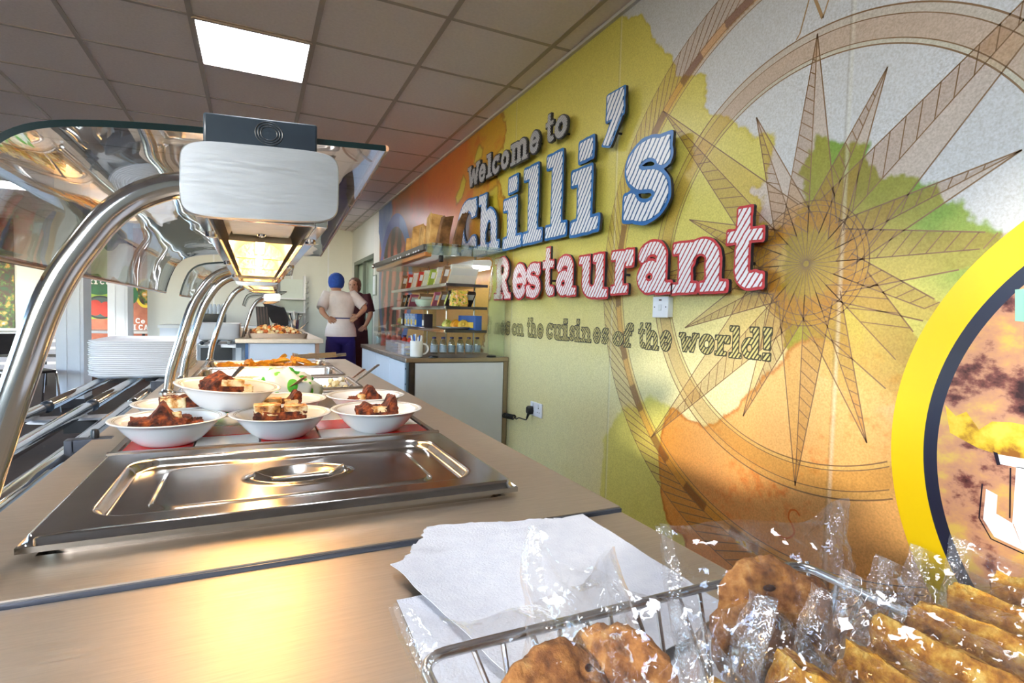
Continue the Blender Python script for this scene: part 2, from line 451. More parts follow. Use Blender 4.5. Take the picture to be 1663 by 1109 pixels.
    lay(sstep(0.2, 0.195, r) * 0.42, C(196, 136, 44)); lay(sstep(0.165, 0.16, r) * 0.38, C(188, 122, 34))
    # paper grain, and the panel joints
    col = col * (1 + 0.035 * fine + 0.03 * mid)[..., None]
    for j in (1.07, 2.232, 3.40):
        lay(0.32 * np.exp(-((u - j) / 0.006) ** 4), C(236, 232, 214)); lay(0.35 * np.exp(-((u - j - 0.009) / 0.003) ** 2), C(130, 110, 70))
    return np.clip(col, 0.0, 0.93)

us = np.concatenate([np.linspace(BACK, 0.35, 8), np.arange(0.354, 2.45, 0.0038), np.arange(2.455, 5.2, 0.008), np.arange(5.21, 8.28, 0.014), [8.29]])
vs_ = np.linspace(0.0, CZ, 430)
U, V = np.meshgrid(us, vs_, indexing='ij')
rgb = mural_colours(U, V)
nu, nv = U.shape
co = np.empty((nu * nv, 3), np.float32); co[:, 0] = WX; co[:, 1] = U.ravel(); co[:, 2] = V.ravel()
ii, jj = np.meshgrid(np.arange(nu - 1), np.arange(nv - 1), indexing='ij')
b = (ii * nv + jj).ravel()
quads = np.stack([b, b + 1, b + nv + 1, b + nv], 1).astype(np.int32)
me = bpy.data.meshes.new('wall_right')
me.vertices.add(nu * nv); me.vertices.foreach_set('co', co.ravel())
me.loops.add(quads.size); me.loops.foreach_set('vertex_index', quads.ravel())
me.polygons.add(len(quads)); me.polygons.foreach_set('loop_start', np.arange(0, quads.size, 4, dtype=np.int32))
me.update(calc_edges=True)
at = me.attributes.new('artwork', 'FLOAT_COLOR', 'POINT')
c4 = np.ones((nu * nv, 4), np.float32); c4[:, :3] = rgb.reshape(-1, 3)
at.data.foreach_set('color', c4.ravel())
mm, nt, p = nodes('mural_print')
an = nt.nodes.new('ShaderNodeAttribute'); an.attribute_name = 'artwork'
gm = nt.nodes.new('ShaderNodeMix'); gm.data_type = 'RGBA'; gm.blend_type = 'MULTIPLY'; gm.inputs[0].default_value = 1.0
nt.links.new(ramp(nt, noise_fac(nt, 150, 5, .7), [(0.34, (.80, .77, .72, 1)), (0.62, (1.04, 1.04, 1.04, 1))]), gm.inputs[7])
nt.links.new(an.outputs['Color'], gm.inputs[6]); nt.links.new(gm.outputs[2], p.inputs['Base Color'])
p.inputs['Roughness'].default_value = 0.34; p.inputs['Specular IOR Level'].default_value = 0.45
me.materials.append(mm)
wr = bpy.data.objects.new('wall_right', me); COL.objects.link(wr); wr['kind'] = 'structure'
wb_ = MB()
wb_.box(WX, WX + 0.12, 8.29, 10.3, 2.06, CZ); wb_.box(WX, WX + 0.12, 10.08, 10.3, 0, 2.06)
wb_.box(WX + 0.004, WX + 0.12, BACK, 8.29, 0, CZ)
part_w = struct('wall_panel', wb_, WALLW, parent=wr)

# ------------------------------------------------------------------ compass linework, printed on the wall
LINEM = mat('print_line', RGB(136, 102, 70), RGB(146, 112, 78), 30, rough=0.4)
class Print:
    """flat printed shapes on the wall plane; each call sits a hair above the last layer asked for"""
    def __init__(self): self.mb = MB()
    def poly(self, pts, h, mi=0): self.mb.add([(WX - h, y, z) for y, z in pts], [tuple(range(len(pts)))], mi)
    def strip(self, pts, w, h, mi=0):
        n = len(pts); vs = []
        for i, (y, z) in enumerate(pts):
            a = pts[max(0, i - 1)]; b_ = pts[min(n - 1, i + 1)]
            dx, dy = b_[0] - a[0], b_[1] - a[1]; l = math.hypot(dx, dy) or 1
            nx, ny = -dy / l * w / 2, dx / l * w / 2
            vs += [(WX - h, y + nx, z + ny), (WX - h, y - nx, z - ny)]
        self.mb.add(vs, [(2 * i, 2 * i + 1, 2 * i + 3, 2 * i + 2) for i in range(n - 1)], mi)
    def arc(self, cy, cz, r, w, h, a0=0, a1=360, n=120, mi=0):
        self.strip([(cy - r * math.cos(math.radians(a0 + (a1 - a0) * i / n)), cz + r * math.sin(math.radians(a0 + (a1 - a0) * i / n))) for i in range(n + 1)], w, h, mi)
cp = Print(); LH = 0.0006
for r, w in ((0.638, .004), (0.652, .003), (0.712, .003), (0.737, .0045), (0.965, .0035), (0.985, .003), (1.018, .003), (1.122, .0035), (.2, .003), (.165, .003), (.185, .002)):
    n = 180
    pts = [(CCY - r * math.cos(2 * PI * i / n), CCZ + r * math.sin(2 * PI * i / n)) for i in range(n + 1)]
    run = []
    for q in pts:
        ok = q[1] < CZ - 0.02 and q[1] > 0.0 and math.hypot(q[0] - 0.178, q[1] - 0.85) > 0.716
        if ok: run.append(q)
        if (not ok or q is pts[-1]) and len(run) > 1: cp.strip(run, w, LH)
        if not ok: run = []
for i in range(0, 128):
    a = 360 / 128 * i
    f = lambda r, a: (CCY - r * math.cos(math.radians(a)), CCZ + r * math.sin(math.radians(a)))
    p0, p1 = f(1.018, a), f(1.122, a - 8.5)
    if max(p0[1], p1[1]) < CZ - 0.02 and 30 < a < 300 and min(p0[1], p1[1]) > 0: cp.strip([p0, p1], 0.004, LH)
inr = lambda q: math.hypot(q[0] - 0.178, q[1] - 0.85) > 0.72
for a, R_ in STAR:
    tp, b1, b2, c0 = star_pts(a, R_)
    for s0, s1, w in ((tp, b1, .004), (tp, b2, .004), (tp, c0, .0035)):
        pts = [(s0[0] + (s1[0] - s0[0]) * t / 12, s0[1] + (s1[1] - s0[1]) * t / 12) for t in range(13)]
        pts = [q for q in pts if inr(q)]
        if len(pts) > 1: cp.strip(pts, w, LH)
    nh = {0.578: 13, 0.725: 16, 1.015: 17}[R_]
    for k in range(2, nh):
        t = k / nh; t2 = min(1, t * 1.08)
        q0 = (tp[0] + (b1[0] - tp[0]) * t, tp[1] + (b1[1] - tp[1]) * t); q1 = (tp[0] + (c0[0] - tp[0]) * t2, tp[1] + (c0[1] - tp[1]) * t2)
        if inr(q0) and inr(q1): cp.strip([q0, q1], 0.003, LH)
for i in range(32):
    a = 360 / 32 * i
    f = lambda r, a: (CCY - r * math.cos(math.radians(a)), CCZ + r * math.sin(math.radians(a)))
    cp.strip([f(0.01, a), f(0.16, a)], 0.002, LH)
struct('compass_linework', cp.mb, LINEM, parent=wr)
lt = Print()
lt.strip([(1.262, 2.085), (1.25, 2.10), (1.215, 2.22)], 0.005, LH, 0); lt.strip([(1.215, 2.22), (1.172, 2.112)], 0.010, LH, 0); lt.strip([(1.172, 2.112), (1.125, 2.24), (1.11, 2.25)], 0.005, LH, 0)
SP = [(1.25, 0.445), (1.235, 0.437), (1.205, 0.44), (1.182, 0.465), (1.19, 0.49), (1.205, 0.51), (1.2, 0.535), (1.18, 0.542), (1.165, 0.53)]
def crom(P, n=6):
    o = []
    for i in range(len(P) - 1):
        q = [P[max(0, min(len(P) - 1, i + k))] for k in (-1, 0, 1, 2)]
        for k in range(n):
            t = k / n
            o.append(tuple(.5 * (2 * q[1][c] + (q[2][c] - q[0][c]) * t + (2 * q[0][c] - 5 * q[1][c] + 4 * q[2][c] - q[3][c]) * t * t + (3 * q[1][c] - q[0][c] - 3 * q[2][c] + q[3][c]) * t ** 3) for c in (0, 1)))
    return o + [P[-1]]
lt.strip(crom(SP), 0.006, LH, 1)
struct('compass_letters', lt.mb, [mat('print_tan', RGB(176, 140, 96), None, 9, rough=.4), mat('print_orange', RGB(222, 112, 40), None, 9, rough=.4)], parent=wr)

# ------------------------------------------------------------------ printed roundel: yellow ring, navy ring, grilled food photograph
rd = Print(); RY, RZ = 0.178, 0.85
def disc(r, h, mi, n=160):
    rd.mb.add([(WX - h, RY, RZ)] + [(WX - h, RY - r * math.cos(2 * PI * i / n), RZ + r * math.sin(2 * PI * i / n)) for i in range(n)],
              [(0, 1 + i, 1 + (i + 1) % n) for i in range(n)], mi)
disc(0.722, .0010, 0); disc(0.641, .0014, 1); disc(0.609, .0018, 2)
ridge = [(0.80, 0.935), (0.775, 0.955), (0.75, 0.93), (0.728, 0.945), (0.70, 0.905), (0.675, 0.93), (0.64, 0.935), (0.4, 0.92), (0.4, 0.80), (0.64, 0.85), (0.7, 0.86), (0.76, 0.885), (0.79, 0.9)]
rd.poly([q for q in ridge if math.hypot(q[0] - RY, q[1] - RZ) < 0.607], .0021, 3)
MEAT = mat_multi('print_food', [(0.33, RGB(52, 24, 28)), (0.41, RGB(122, 72, 66)), (0.48, RGB(192, 140, 112)), (0.56, RGB(204, 152, 108)), (0.66, RGB(212, 178, 92))], 11, rough=0.34, bmp=0, stretch=(1, 1, 1.4))
RIDGE = mat_multi('print_food_edge', [(0.38, RGB(150, 96, 40)), (0.5, RGB(222, 182, 52)), (0.65, RGB(236, 208, 84))], 16, rough=0.34, bmp=0)
struct('food_roundel', rd.mb, [mat('print_yellow', RGB(244, 206, 20), RGB(240, 200, 16), 2, rough=.34), mat('print_navy', RGB(42, 44, 66), RGB(36, 38, 58), 3, rough=.34), MEAT, RIDGE], parent=wr)
jl = Print()
J1 = [(0.662, 0.852), (0.654, 0.834), (0.622, 0.826), (0.622, 0.705), (0.652, 0.72), (0.655, 0.765), (0.675, 0.77), (0.678, 0.69), (0.66, 0.655), (0.60, 0.642), (0.56, 0.66), (0.56, 0.83), (0.52, 0.836), (0.52, 0.856)]
for (dy, dz, h, mi, s) in ((0, 0, .0026, 0, 1.0),):
    ctr = [(0.59, 0.845), (0.59, 0.83)]
    jl.poly([(0.662, 0.854), (0.655, 0.832), (0.53, 0.832), (0.525, 0.858)], h, mi)
    jl.poly([(0.624, 0.834), (0.624, 0.70), (0.565, 0.66), (0.565, 0.834)], h, mi)
    jl.poly([(0.678, 0.765), (0.655, 0.757), (0.655, 0.712), (0.624, 0.70), (0.60, 0.644), (0.656, 0.655), (0.680, 0.69)], h + .0001, mi)
    jl.poly([(0.624, 0.705), (0.60, 0.644), (0.565, 0.662)], h + .0001, mi)
jl.poly([(0.669, 0.859), (0.660, 0.857), (0.653, 0.83), (0.660, 0.828)], .0028, 1)
jl.strip([(0.686, 0.775), (0.688, 0.69), (0.662, 0.648), (0.60, 0.637)], .003, .0027, 1)
jl.strip([(0.634, 0.828), (0.629, 0.71)], .003, .0029, 1)
jl.poly([(0.648, 1.245), (0.644, 1.172), (0.60, 1.168), (0.60, 1.25)], .0026, 2)
struct('roundel_letters', jl.mb, [mat('print_white', RGB(240, 240, 246), None, 3, rough=.34), mat('print_black', RGB(34, 26, 40), None, 3, rough=.34), mat('print_mint', RGB(150, 214, 186), None, 3, rough=.34)], parent=wr)

# ------------------------------------------------------------------ slab-serif lettering
def _seg(x0, y0, x1, y1, w):
    def f(X, Y):
        ex, ey = x1 - x0, y1 - y0; l = math.hypot(ex, ey); ux, uy = ex / l, ey / l
        dx, dy = X - (x0 + x1) / 2, Y - (y0 + y1) / 2
        qx = np.abs(dx * ux + dy * uy) - l / 2; qy = np.abs(-dx * uy + dy * ux) - w / 2
        return np.hypot(np.maximum(qx, 0), np.maximum(qy, 0)) + np.minimum(np.maximum(qx, qy), 0)
    return f
def _rect(x0, y0, x1, y1):
    def f(X, Y):
        qx = np.abs(X - (x0 + x1) / 2) - (x1 - x0) / 2; qy = np.abs(Y - (y0 + y1) / 2) - (y1 - y0) / 2
        return np.hypot(np.maximum(qx, 0), np.maximum(qy, 0)) + np.minimum(np.maximum(qx, qy), 0)
    return f
def _arc(cx, cy, rx, ry, a0, a1, w, n=26):
    P = [(cx + rx * math.cos(math.radians(a0 + (a1 - a0) * i / n)), cy + ry * math.sin(math.radians(a0 + (a1 - a0) * i / n))) for i in range(n + 1)]
    def f(X, Y):
        d = np.full(X.shape, 9.0)
        for (x0, y0), (x1, y1) in zip(P, P[1:]):
            ex, ey = x1 - x0, y1 - y0
            t = np.clip(((X - x0) * ex + (Y - y0) * ey) / (ex * ex + ey * ey), 0, 1)
            d = np.minimum(d, np.hypot(X - x0 - ex * t, Y - y0 - ey * t))
        return d - w / 2
    return f
GL = {
 'C': [_arc(.40, .5, .27, .4, 48, 312, .2), _rect(.52, .66, .66, .97), _rect(.55, .06, .68, .2)],
 'h': [_rect(.1, 0, .29, 1), _rect(0, .86, .29, 1), _rect(0, 0, .38, .12), _arc(.43, .42, .19, .2, 0, 180, .19), _rect(.53, 0, .72, .42), _rect(.45, 0, .82, .12)],
 'i': [_rect(.13, 0, .36, .7), _rect(0, .56, .36, .7), _rect(0, 0, .5, .14), _rect(.13, .79, .37, 1.0)],
 'l': [_rect(.14, 0, .37, 1), _rect(0, .86, .37, 1), _rect(0, 0, .5, .13)],
 "'": [_rect(.05, .55, .38, 1), _seg(.3, .62, .05, .12, .16)],
 's': [_arc(.31, .50, .21, .135, 15, 270, .17), _arc(.31, .215, .21, .145, -165, 90, .17), _rect(.44, .47, .58, .70), _rect(.02, .02, .16, .25)],
 'e': [_arc(.33, .35, .23, .26, 0, 318, .18), _rect(.14, .3, .64, .42), _arc(.33, .35, .23, .26, 0, 30, .18)],
 'c': [_arc(.33, .35, .23, .26, 45, 318, .18), _rect(.42, .46, .58, .68)],
 'o': [_arc(.33, .35, .23, .26, 0, 360, .19, 36)],
 'm': [_rect(.1, 0, .27, .7), _rect(0, .58, .27, .7), _rect(0, 0, .35, .11), _arc(.36, .46, .165, .15, 0, 180, .17), _rect(.44, 0, .61, .46), _rect(.40, 0, .67, .11), _arc(.70, .46, .165, .15, 0, 180, .17), _rect(.78, 0, .95, .46), _rect(.72, 0, 1.04, .11)],
 'n': [_rect(.1, 0, .29, .7), _rect(0, .57, .29, .7), _rect(0, 0, .38, .12), _arc(.43, .44, .19, .18, 0, 180, .19), _rect(.53, 0, .72, .44), _rect(.45, 0, .82, .12)],
 'r': [_rect(.12, 0, .32, .7), _rect(0, .57, .32, .7), _rect(0, 0, .46, .12), _arc(.45, .42, .2, .2, 70, 175, .17), _rect(.42, .44, .60, .70)],
 'u': [_rect(.1, .26, .29, .7), _rect(0, .58, .29, .7), _arc(.37, .27, .18, .18, 180, 360, .18), _rect(.48, 0, .67, .7), _rect(.40, .58, .67, .7), _rect(.55, 0, .78, .12)],
 't': [_rect(.16, .2, .36, 1), _rect(0, .58, .56, .72), _arc(.42, .22, .16, .14, 180, 290, .19), _rect(.42, 0, .60, .16)],
 'a': [_arc(.33, .49, .19, .13, 0, 165, .17), _rect(.43, .1, .61, .5), _arc(.29, .22, .16, .14, 0, 360, .16, 30), _rect(.43, 0, .72, .13)],
 'W': [_seg(.13, 1, .3, .04, .15), _seg(.30, .04, .47, .8, .14), _seg(.47, .8, .64, .04, .14), _seg(.64, .04, .82, 1, .15), _rect(0, .87, .28, 1), _rect(.66, .87, .95, 1)],
 'w': [_seg(.12, .7, .27, .06, .15), _seg(.27, .06, .42, .55, .14), _seg(.42, .55, .57, .06, .14), _seg(.57, .06, .74, .7, .15), _rect(0, .58, .26, .7), _rect(.6, .58, .86, .7)],
 'R': [_rect(.12, 0, .31, 1), _rect(0, .87, .4, 1), _rect(0, 0, .42, .12), _arc(.36, .70, .22, .22, -90, 90, .18), _seg(.4, .48, .62, .06, .19), _rect(.52, 0, .78, .12)],
 'd': [_arc(.31, .33, .21, .24, 0, 360, .18, 36), _rect(.45, 0, .65, 1), _rect(.32, .87, .65, 1), _rect(.45, 0, .76, .12)],
 'f': [_rect(.13, 0, .33, .76), _arc(.43, .76, .2, .16, 60, 180, .18), _rect(.46, .7, .62, .92), _rect(0, .5, .52, .63), _rect(0, 0, .46, .12)],
 '!': [_seg(.2, .98, .2, .34, .2), _rect(.08, 0, .32, .2), _rect(.06, .8, .34, 1)],
}
def contours(F, x0, y0, h, lev):
    """marching squares: closed loops where F < lev"""
    G = F - lev; nx, ny = G.shape; seg = {}
    def pt(i, j, e):
        if e == 0: a, b_, = (i, j), (i + 1, j)
        elif e == 1: a, b_ = (i + 1, j), (i + 1, j + 1)
        elif e == 2: a, b_ = (i, j + 1), (i + 1, j + 1)
        else: a, b_ = (i, j), (i, j + 1)
        return (a, b_)
    T = {1: [(3, 0)], 2: [(0, 1)], 3: [(3, 1)], 4: [(1, 2)], 5: [(3, 2), (1, 0)], 6: [(0, 2)], 7: [(3, 2)], 8: [(2, 3)], 9: [(2, 0)], 10: [(0, 3), (2, 1)], 11: [(2, 1)], 12: [(1, 3)], 13: [(1, 0)], 14: [(0, 3)]}
    neg = G < 0
    code = neg[:-1, :-1] * 1 + neg[1:, :-1] * 2 + neg[1:, 1:] * 4 + neg[:-1, 1:] * 8
    for i, j in zip(*np.where((code > 0) & (code < 15))):
        for e0, e1 in T[int(code[i, j])]: seg[pt(i, j, e0)] = pt(i, j, e1)
    loops = []
    while seg:
        k, nx_ = seg.popitem(); lp = [k]
        while nx_ in seg:
            lp.append(nx_); nx_ = seg.pop(nx_)
        pts = []
        for a, b_ in lp:
            ga, gb = G[a], G[b_]; t = ga / (ga - gb)
            pts.append((x0 + h * (a[0] + (b_[0] - a[0]) * t), y0 + h * (a[1] + (b_[1] - a[1]) * t)))
        if len(pts) > 5: loops.append(pts)
    return loops
GCACHE = {}
def glyph(ch, grow=0.0, step=0.016, seed=1):
    """outline loops (unit glyph space) plus the glyph's own box"""
    key = (ch, grow, step)
    if key in GCACHE: return GCACHE[key]
    m = 0.14
    X, Y = np.meshgrid(np.arange(-m, 1.2 + m, step), np.arange(-m, 1.0 + m, step), indexing='ij')
    F = np.full(X.shape, 9.0)
    for g in GL[ch]: F = np.minimum(F, g(X, Y))
    ins = F < 0
    bx = (X[ins].min(), X[ins].max(), Y[ins].min(), Y[ins].max())
    F = F + 0.010 * fbm(X + 5, Y + 5, 9, 2, 90 + ord(ch))
    GCACHE[key] = (contours(F, -m, -m, step, grow), bx)
    return GCACHE[key]
def glyph_mesh(loops, place, thick, shear=0.0):
    """loops filled as a plate `thick` deep; place(u, v) -> (y, z)"""
    cu = bpy.data.curves.new('glyph', 'CURVE'); cu.dimensions = '2D'; cu.fill_mode = 'BOTH'; cu.extrude = thick / 2
    for lp in loops:
        s = cu.splines.new('POLY'); s.points.add(len(lp) - 1); s.use_cyclic_u = True
        for q, (x, y) in zip(s.points, lp): y_, z_ = place(x, y); q.co = (-y_, z_, 0, 1)
    ob = bpy.data.objects.new('glyph', cu)
    me = bpy.data.meshes.new_from_object(ob)
    bpy.data.objects.remove(ob); bpy.data.curves.remove(cu)
    vs = [tuple(v.co) for v in me.vertices]; fs = [tuple(p_.vertices) for p_ in me.polygons]
    bpy.data.meshes.remove(me)
    return vs, fs                          # x = -wall y, y = wall z, z = out of the wall, centred

def mat_hatch(name, base, line, scale=22, ang=0.62, duty=0.5, dist=0.5):
    """white face with hand-drawn slanting strokes"""
    m, nt, p = nodes(name)
    tc = nt.nodes.new('ShaderNodeTexCoord'); sep = nt.nodes.new('ShaderNodeSeparateXYZ')
    nt.links.new(tc.outputs['Object'], sep.inputs[0])
    def M(op, a, b_):
        n = nt.nodes.new('ShaderNodeMath'); n.operation = op
        for k_, q in enumerate((a, b_)):
            if q is None: continue
            if isinstance(q, (int, float)): n.inputs[k_].default_value = q
            else: nt.links.new(q, n.inputs[k_])
        return n.outputs[0]
    t = M('ADD', M('MULTIPLY', sep.outputs['Y'], 0.86), M('MULTIPLY', sep.outputs['Z'], ang))
    t = M('ADD', M('MULTIPLY', t, scale), M('MULTIPLY', noise_fac(nt, 14, 3), dist))
    fr = M('FRACT', t, None)
    mk = M('LESS_THAN', fr, duty)
    mix = nt.nodes.new('ShaderNodeMix'); mix.data_type = 'RGBA'
    nt.links.new(mk, mix.inputs[0]); mix.inputs[6].default_value = base; mix.inputs[7].default_value = line
    nt.links.new(mix.outputs[2], p.inputs['Base Color']); p.inputs['Roughness'].default_value = 0.35
    return m
H_BLUE = mat_hatch('hatch_blue', RGB(232, 232, 238), RGB(46, 88, 138), 34, 0.62, 0.30)
H_RED = mat_hatch('hatch_red', RGB(238, 230, 232), RGB(176, 44, 50), 46, 0.62, 0.30)
H_GREY = mat_hatch('hatch_grey', RGB(196, 196, 200), RGB(72, 72, 78), 90, 0.62, 0.42)
H_TAG = mat_hatch('hatch_tag', RGB(206, 190, 118), RGB(62, 56, 40), 70, 0.62, 0.46)
E_BLUE = mat('letter_blue_edge', RGB(28, 106, 176), RGB(24, 96, 164), 6, rough=.35)
E_RED = mat('letter_red_edge', RGB(198, 34, 42), RGB(184, 28, 36), 6, rough=.35)
E_GREY = mat('letter_dark_edge', RGB(58, 58, 64), RGB(48, 48, 54), 6, rough=.35)
SIDE = mat('letter_side', RGB(48, 50, 60), RGB(40, 42, 50), 6, rough=.4)

def wall_letter(ch, y0, y1, z0, z1, hatch, edge, label, group, grow, face_x=1.548, step=0.016, rot=0.0):
    loops, bx = glyph(ch, 0.0, step); fat, _ = glyph(ch, grow, step)
    # the measured box is that of the outlined letter
    gx = grow
    sx = (y0 - y1) / (bx[1] - bx[0] + 2 * gx); sz = (z1 - z0) / (bx[3] - bx[2] + 2 * gx)
    cy, cz = (y0 + y1) / 2, (z0 + z1) / 2; ca, sa = math.cos(rot), math.sin(rot)
    def place(u, v):
        dy = -(u - (bx[0] + bx[1]) / 2) * sx; dz = (v - (bx[2] + bx[3]) / 2) * sz
        return cy + dy * ca + dz * sa, cz + dz * ca - dy * sa
    t = thing('sign_letter', label, 'letter', (WX - 0.02, cy, z0), group)
    mb = MB(); vs, fs = glyph_mesh(fat, place, 0.014)
    mb.add([(face_x + 0.010 - z, -x, y) for x, y, z in vs], fs, 0)
    # the front plate keeps the edge colour, the sides are dark
    mb.m = [0] * len(fs)
    for i, f in enumerate(mb.f):
        xs = [mb.v[q][0] for q in f]
        if max(xs) - min(xs) > 0.006: mb.m[i] = 1
    part('backing', mb, [edge, SIDE], t, smooth=0)
    mf = MB(); vs, fs = glyph_mesh(loops, place, 0.004)
    mf.add([(face_x + 0.002 - z, -x, y) for x, y, z in vs], fs)
    part('face', mf, hatch, t, smooth=0)
    pn = MB()
    best = min(((u - (bx[0] + bx[1]) / 2) ** 2 + (v - 0.3) ** 2, u, v) for u in np.linspace(bx[0], bx[1], 24) for v in np.linspace(.1, .9, 20) if min(float(g(np.array([u]), np.array([v]))[0]) for g in GL[ch]) < -0.05)
    yy, zz = place(best[1], best[2])
    pn.tube([(face_x + 0.012, yy, zz), (WX - 0.001, yy, zz)], 0.006, 8)
    part('spacer', pn, SIDE, t)
    return t
WEL = [('W', 4.189, 3.91, 2.172, 2.35), ('e', 3.942, 3.797, 2.163, 2.31), ('l', 3.794, 3.672, 2.17, 2.35), ('c', 3.686, 3.542, 2.165, 2.305), ('o', 3.526, 3.384, 2.164, 2.298), ('m', 3.372, 3.102, 2.154, 2.311), ('e', 3.091, 2.95, 2.158, 2.306), ('t', 2.882, 2.777, 2.169, 2.344), ('o', 2.774, 2.624, 2.163, 2.293)]
CHI = [('C', 4.414, 3.949, 1.639, 2.095), ('h', 3.929, 3.515, 1.623, 2.073), ('i', 3.466, 3.168, 1.608, 2.097), ('l', 3.155, 2.886, 1.608, 2.1), ('l', 2.854, 2.604, 1.607, 2.105), ('i', 2.574, 2.292, 1.59, 2.092), ("'", 2.288, 2.111, 1.987, 2.245), ('s', 2.099, 1.773, 1.573, 1.953)]
RES = [('R', 3.594, 3.304, 1.268, 1.57), ('e', 3.286, 3.072, 1.264, 1.506), ('s', 3.084, 2.888, 1.263, 1.494), ('t', 2.871, 2.72, 1.272, 1.569), ('a', 2.704, 2.486, 1.27, 1.503), ('u', 2.469, 2.193, 1.253, 1.483), ('r', 2.179, 1.997, 1.268, 1.481), ('a', 1.977, 1.746, 1.263, 1.497), ('n', 1.752, 1.453, 1.258, 1.476), ('t', 1.473, 1.294, 1.263, 1.562)]
def letters(rows, hatch, edge, what, group, grow, step, rots):
    seen = {}; tot = {}
    for r in rows: tot[r[0]] = tot.get(r[0], 0) + 1
    for i, (ch, a, b_, c, d) in enumerate(rows):
        seen[ch] = seen.get(ch, 0) + 1
        nm = 'apostrophe' if ch == "'" else ('capital letter ' + ch if ch.isupper() else 'letter ' + ch)
        pre = (ORD[seen[ch] - 1] + ' ') if tot[ch] > 1 else ''
        wall_letter(ch, a, b_, c, d, hatch, edge, pre + nm + ' ' + what, group, grow, step=step, rot=rots.get(i, 0))
letters(WEL, H_GREY, E_GREY, 'of the small grey welcome line at the top of the wall sign', 'grey welcome letters on the mural wall', 0.045, 0.022, {})
letters(CHI, H_BLUE, E_BLUE, 'of the big blue-edged name in the middle of the wall sign', 'blue-edged letters on the mural wall', 0.034, 0.016, {7: -0.05})
letters(RES, H_RED, E_RED, 'of the red-edged word in the lower row of the wall sign', 'red-edged letters on the mural wall', 0.036, 0.018, {8: .0, 9: -0.02})
TAG = [('e', 3.577, 3.489, 1.024, 1.123), ('s', 3.489, 3.419, 1.025, 1.12), ('o', 3.389, 3.303, 1.027, 1.11), ('n', 3.303, 3.202, 1.027, 1.109), ('t', 3.158, 3.111, 1.024, 1.149), ('h', 3.111, 3.022, 1.025, 1.15), ('e', 3.02, 2.933, 1.024, 1.114), ('c', 2.898, 2.816, 1.025, 1.12), ('u', 2.815, 2.716, 1.025, 1.117), ('i', 2.717, 2.631, 1.026, 1.15), ('s', 2.629, 2.57, 1.027, 1.112), ('i', 2.571, 2.508, 1.026, 1.15), ('n', 2.506, 2.406, 1.027, 1.109), ('e', 2.392, 2.318, 1.027, 1.109), ('s', 2.313, 2.253, 1.026, 1.109), ('o', 2.216, 2.128, 1.022, 1.096), ('f', 2.129, 2.054, 1.023, 1.14), ('t', 2.02, 1.968, 1.024, 1.141), ('h', 1.97, 1.874, 1.022, 1.14), ('e', 1.869, 1.794, 1.022, 1.11), ('w', 1.751, 1.639, 1.026, 1.107), ('o', 1.637, 1.557, 1.023, 1.106), ('r', 1.554, 1.48, 1.026, 1.105), ('l', 1.484, 1.427, 1.022, 1.14), ('d', 1.428, 1.34, 1.023, 1.138), ('!', 1.338, 1.298, 1.023, 1.138)]
tg = MB()
for ch, y0, y1, z0, z1 in TAG:
    lo_, bx = glyph(ch, 0.0, 0.028); fat, _ = glyph(ch, 0.04, 0.028)
    sx = (y0 - y1) / (bx[1] - bx[0] + .08); sz = (z1 - z0) / (bx[3] - bx[2] + .08)
    pl = lambda u, v: (y0 - (u - bx[0] + .04) * sx, z0 + (v - bx[2] + .04) * sz)
    for L_, h, mi in ((fat, .0010, 0), (lo_, .0015, 1)):
        vs, fs = glyph_mesh(L_, pl, 0.0); tg.add([(WX - h, -x, y) for x, y, z in vs], fs, mi)
struct('tagline_lettering', tg, [mat('tag_edge', RGB(58, 52, 38), RGB(66, 60, 44), 9, rough=.4), H_TAG], parent=wr)
# ------------------------------------------------------------------ far wall, back wall with an added window, dining side
def wall_boxes(mb, axis, pos, th, a0, a1, z0, z1, holes, mi=0):
    """wall slab with rectangular openings; axis 'x' runs along x at y=pos"""
    xs = sorted({a0, a1} | {h[0] for h in holes} | {h[1] for h in holes}); zs = sorted({z0, z1} | {h[2] for h in holes} | {h[3] for h in holes})
    for i in range(len(xs) - 1):
        for j in range(len(zs) - 1):
            cx, cz = (xs[i] + xs[i + 1]) / 2, (zs[j] + zs[j + 1]) / 2
            if any(h[0] < cx < h[1] and h[2] < cz < h[3] for h in holes): continue
            if axis == 'x': mb.box(xs[i], xs[i + 1], pos, pos + th, zs[j], zs[j + 1], mi)
            else: mb.box(pos, pos + th, xs[i], xs[i + 1], zs[j], zs[j + 1], mi)
GLASSW = mat_glass('window_glass', (0.95, 0.97, 0.97, 1), 0.03, 0.6)
fw = MB().box(-1.545, WX + 0.3, FARY, FARY + 0.12, 0, CZ)
struct('wall_far', fw, WALLW)
jn = MB()
for x in (-0.62, 0.585, 1.19): jn.box(x - 0.012, x + 0.012, FARY - 0.006, FARY, 0, CZ)
struct('trim_2', jn, WHITEP)
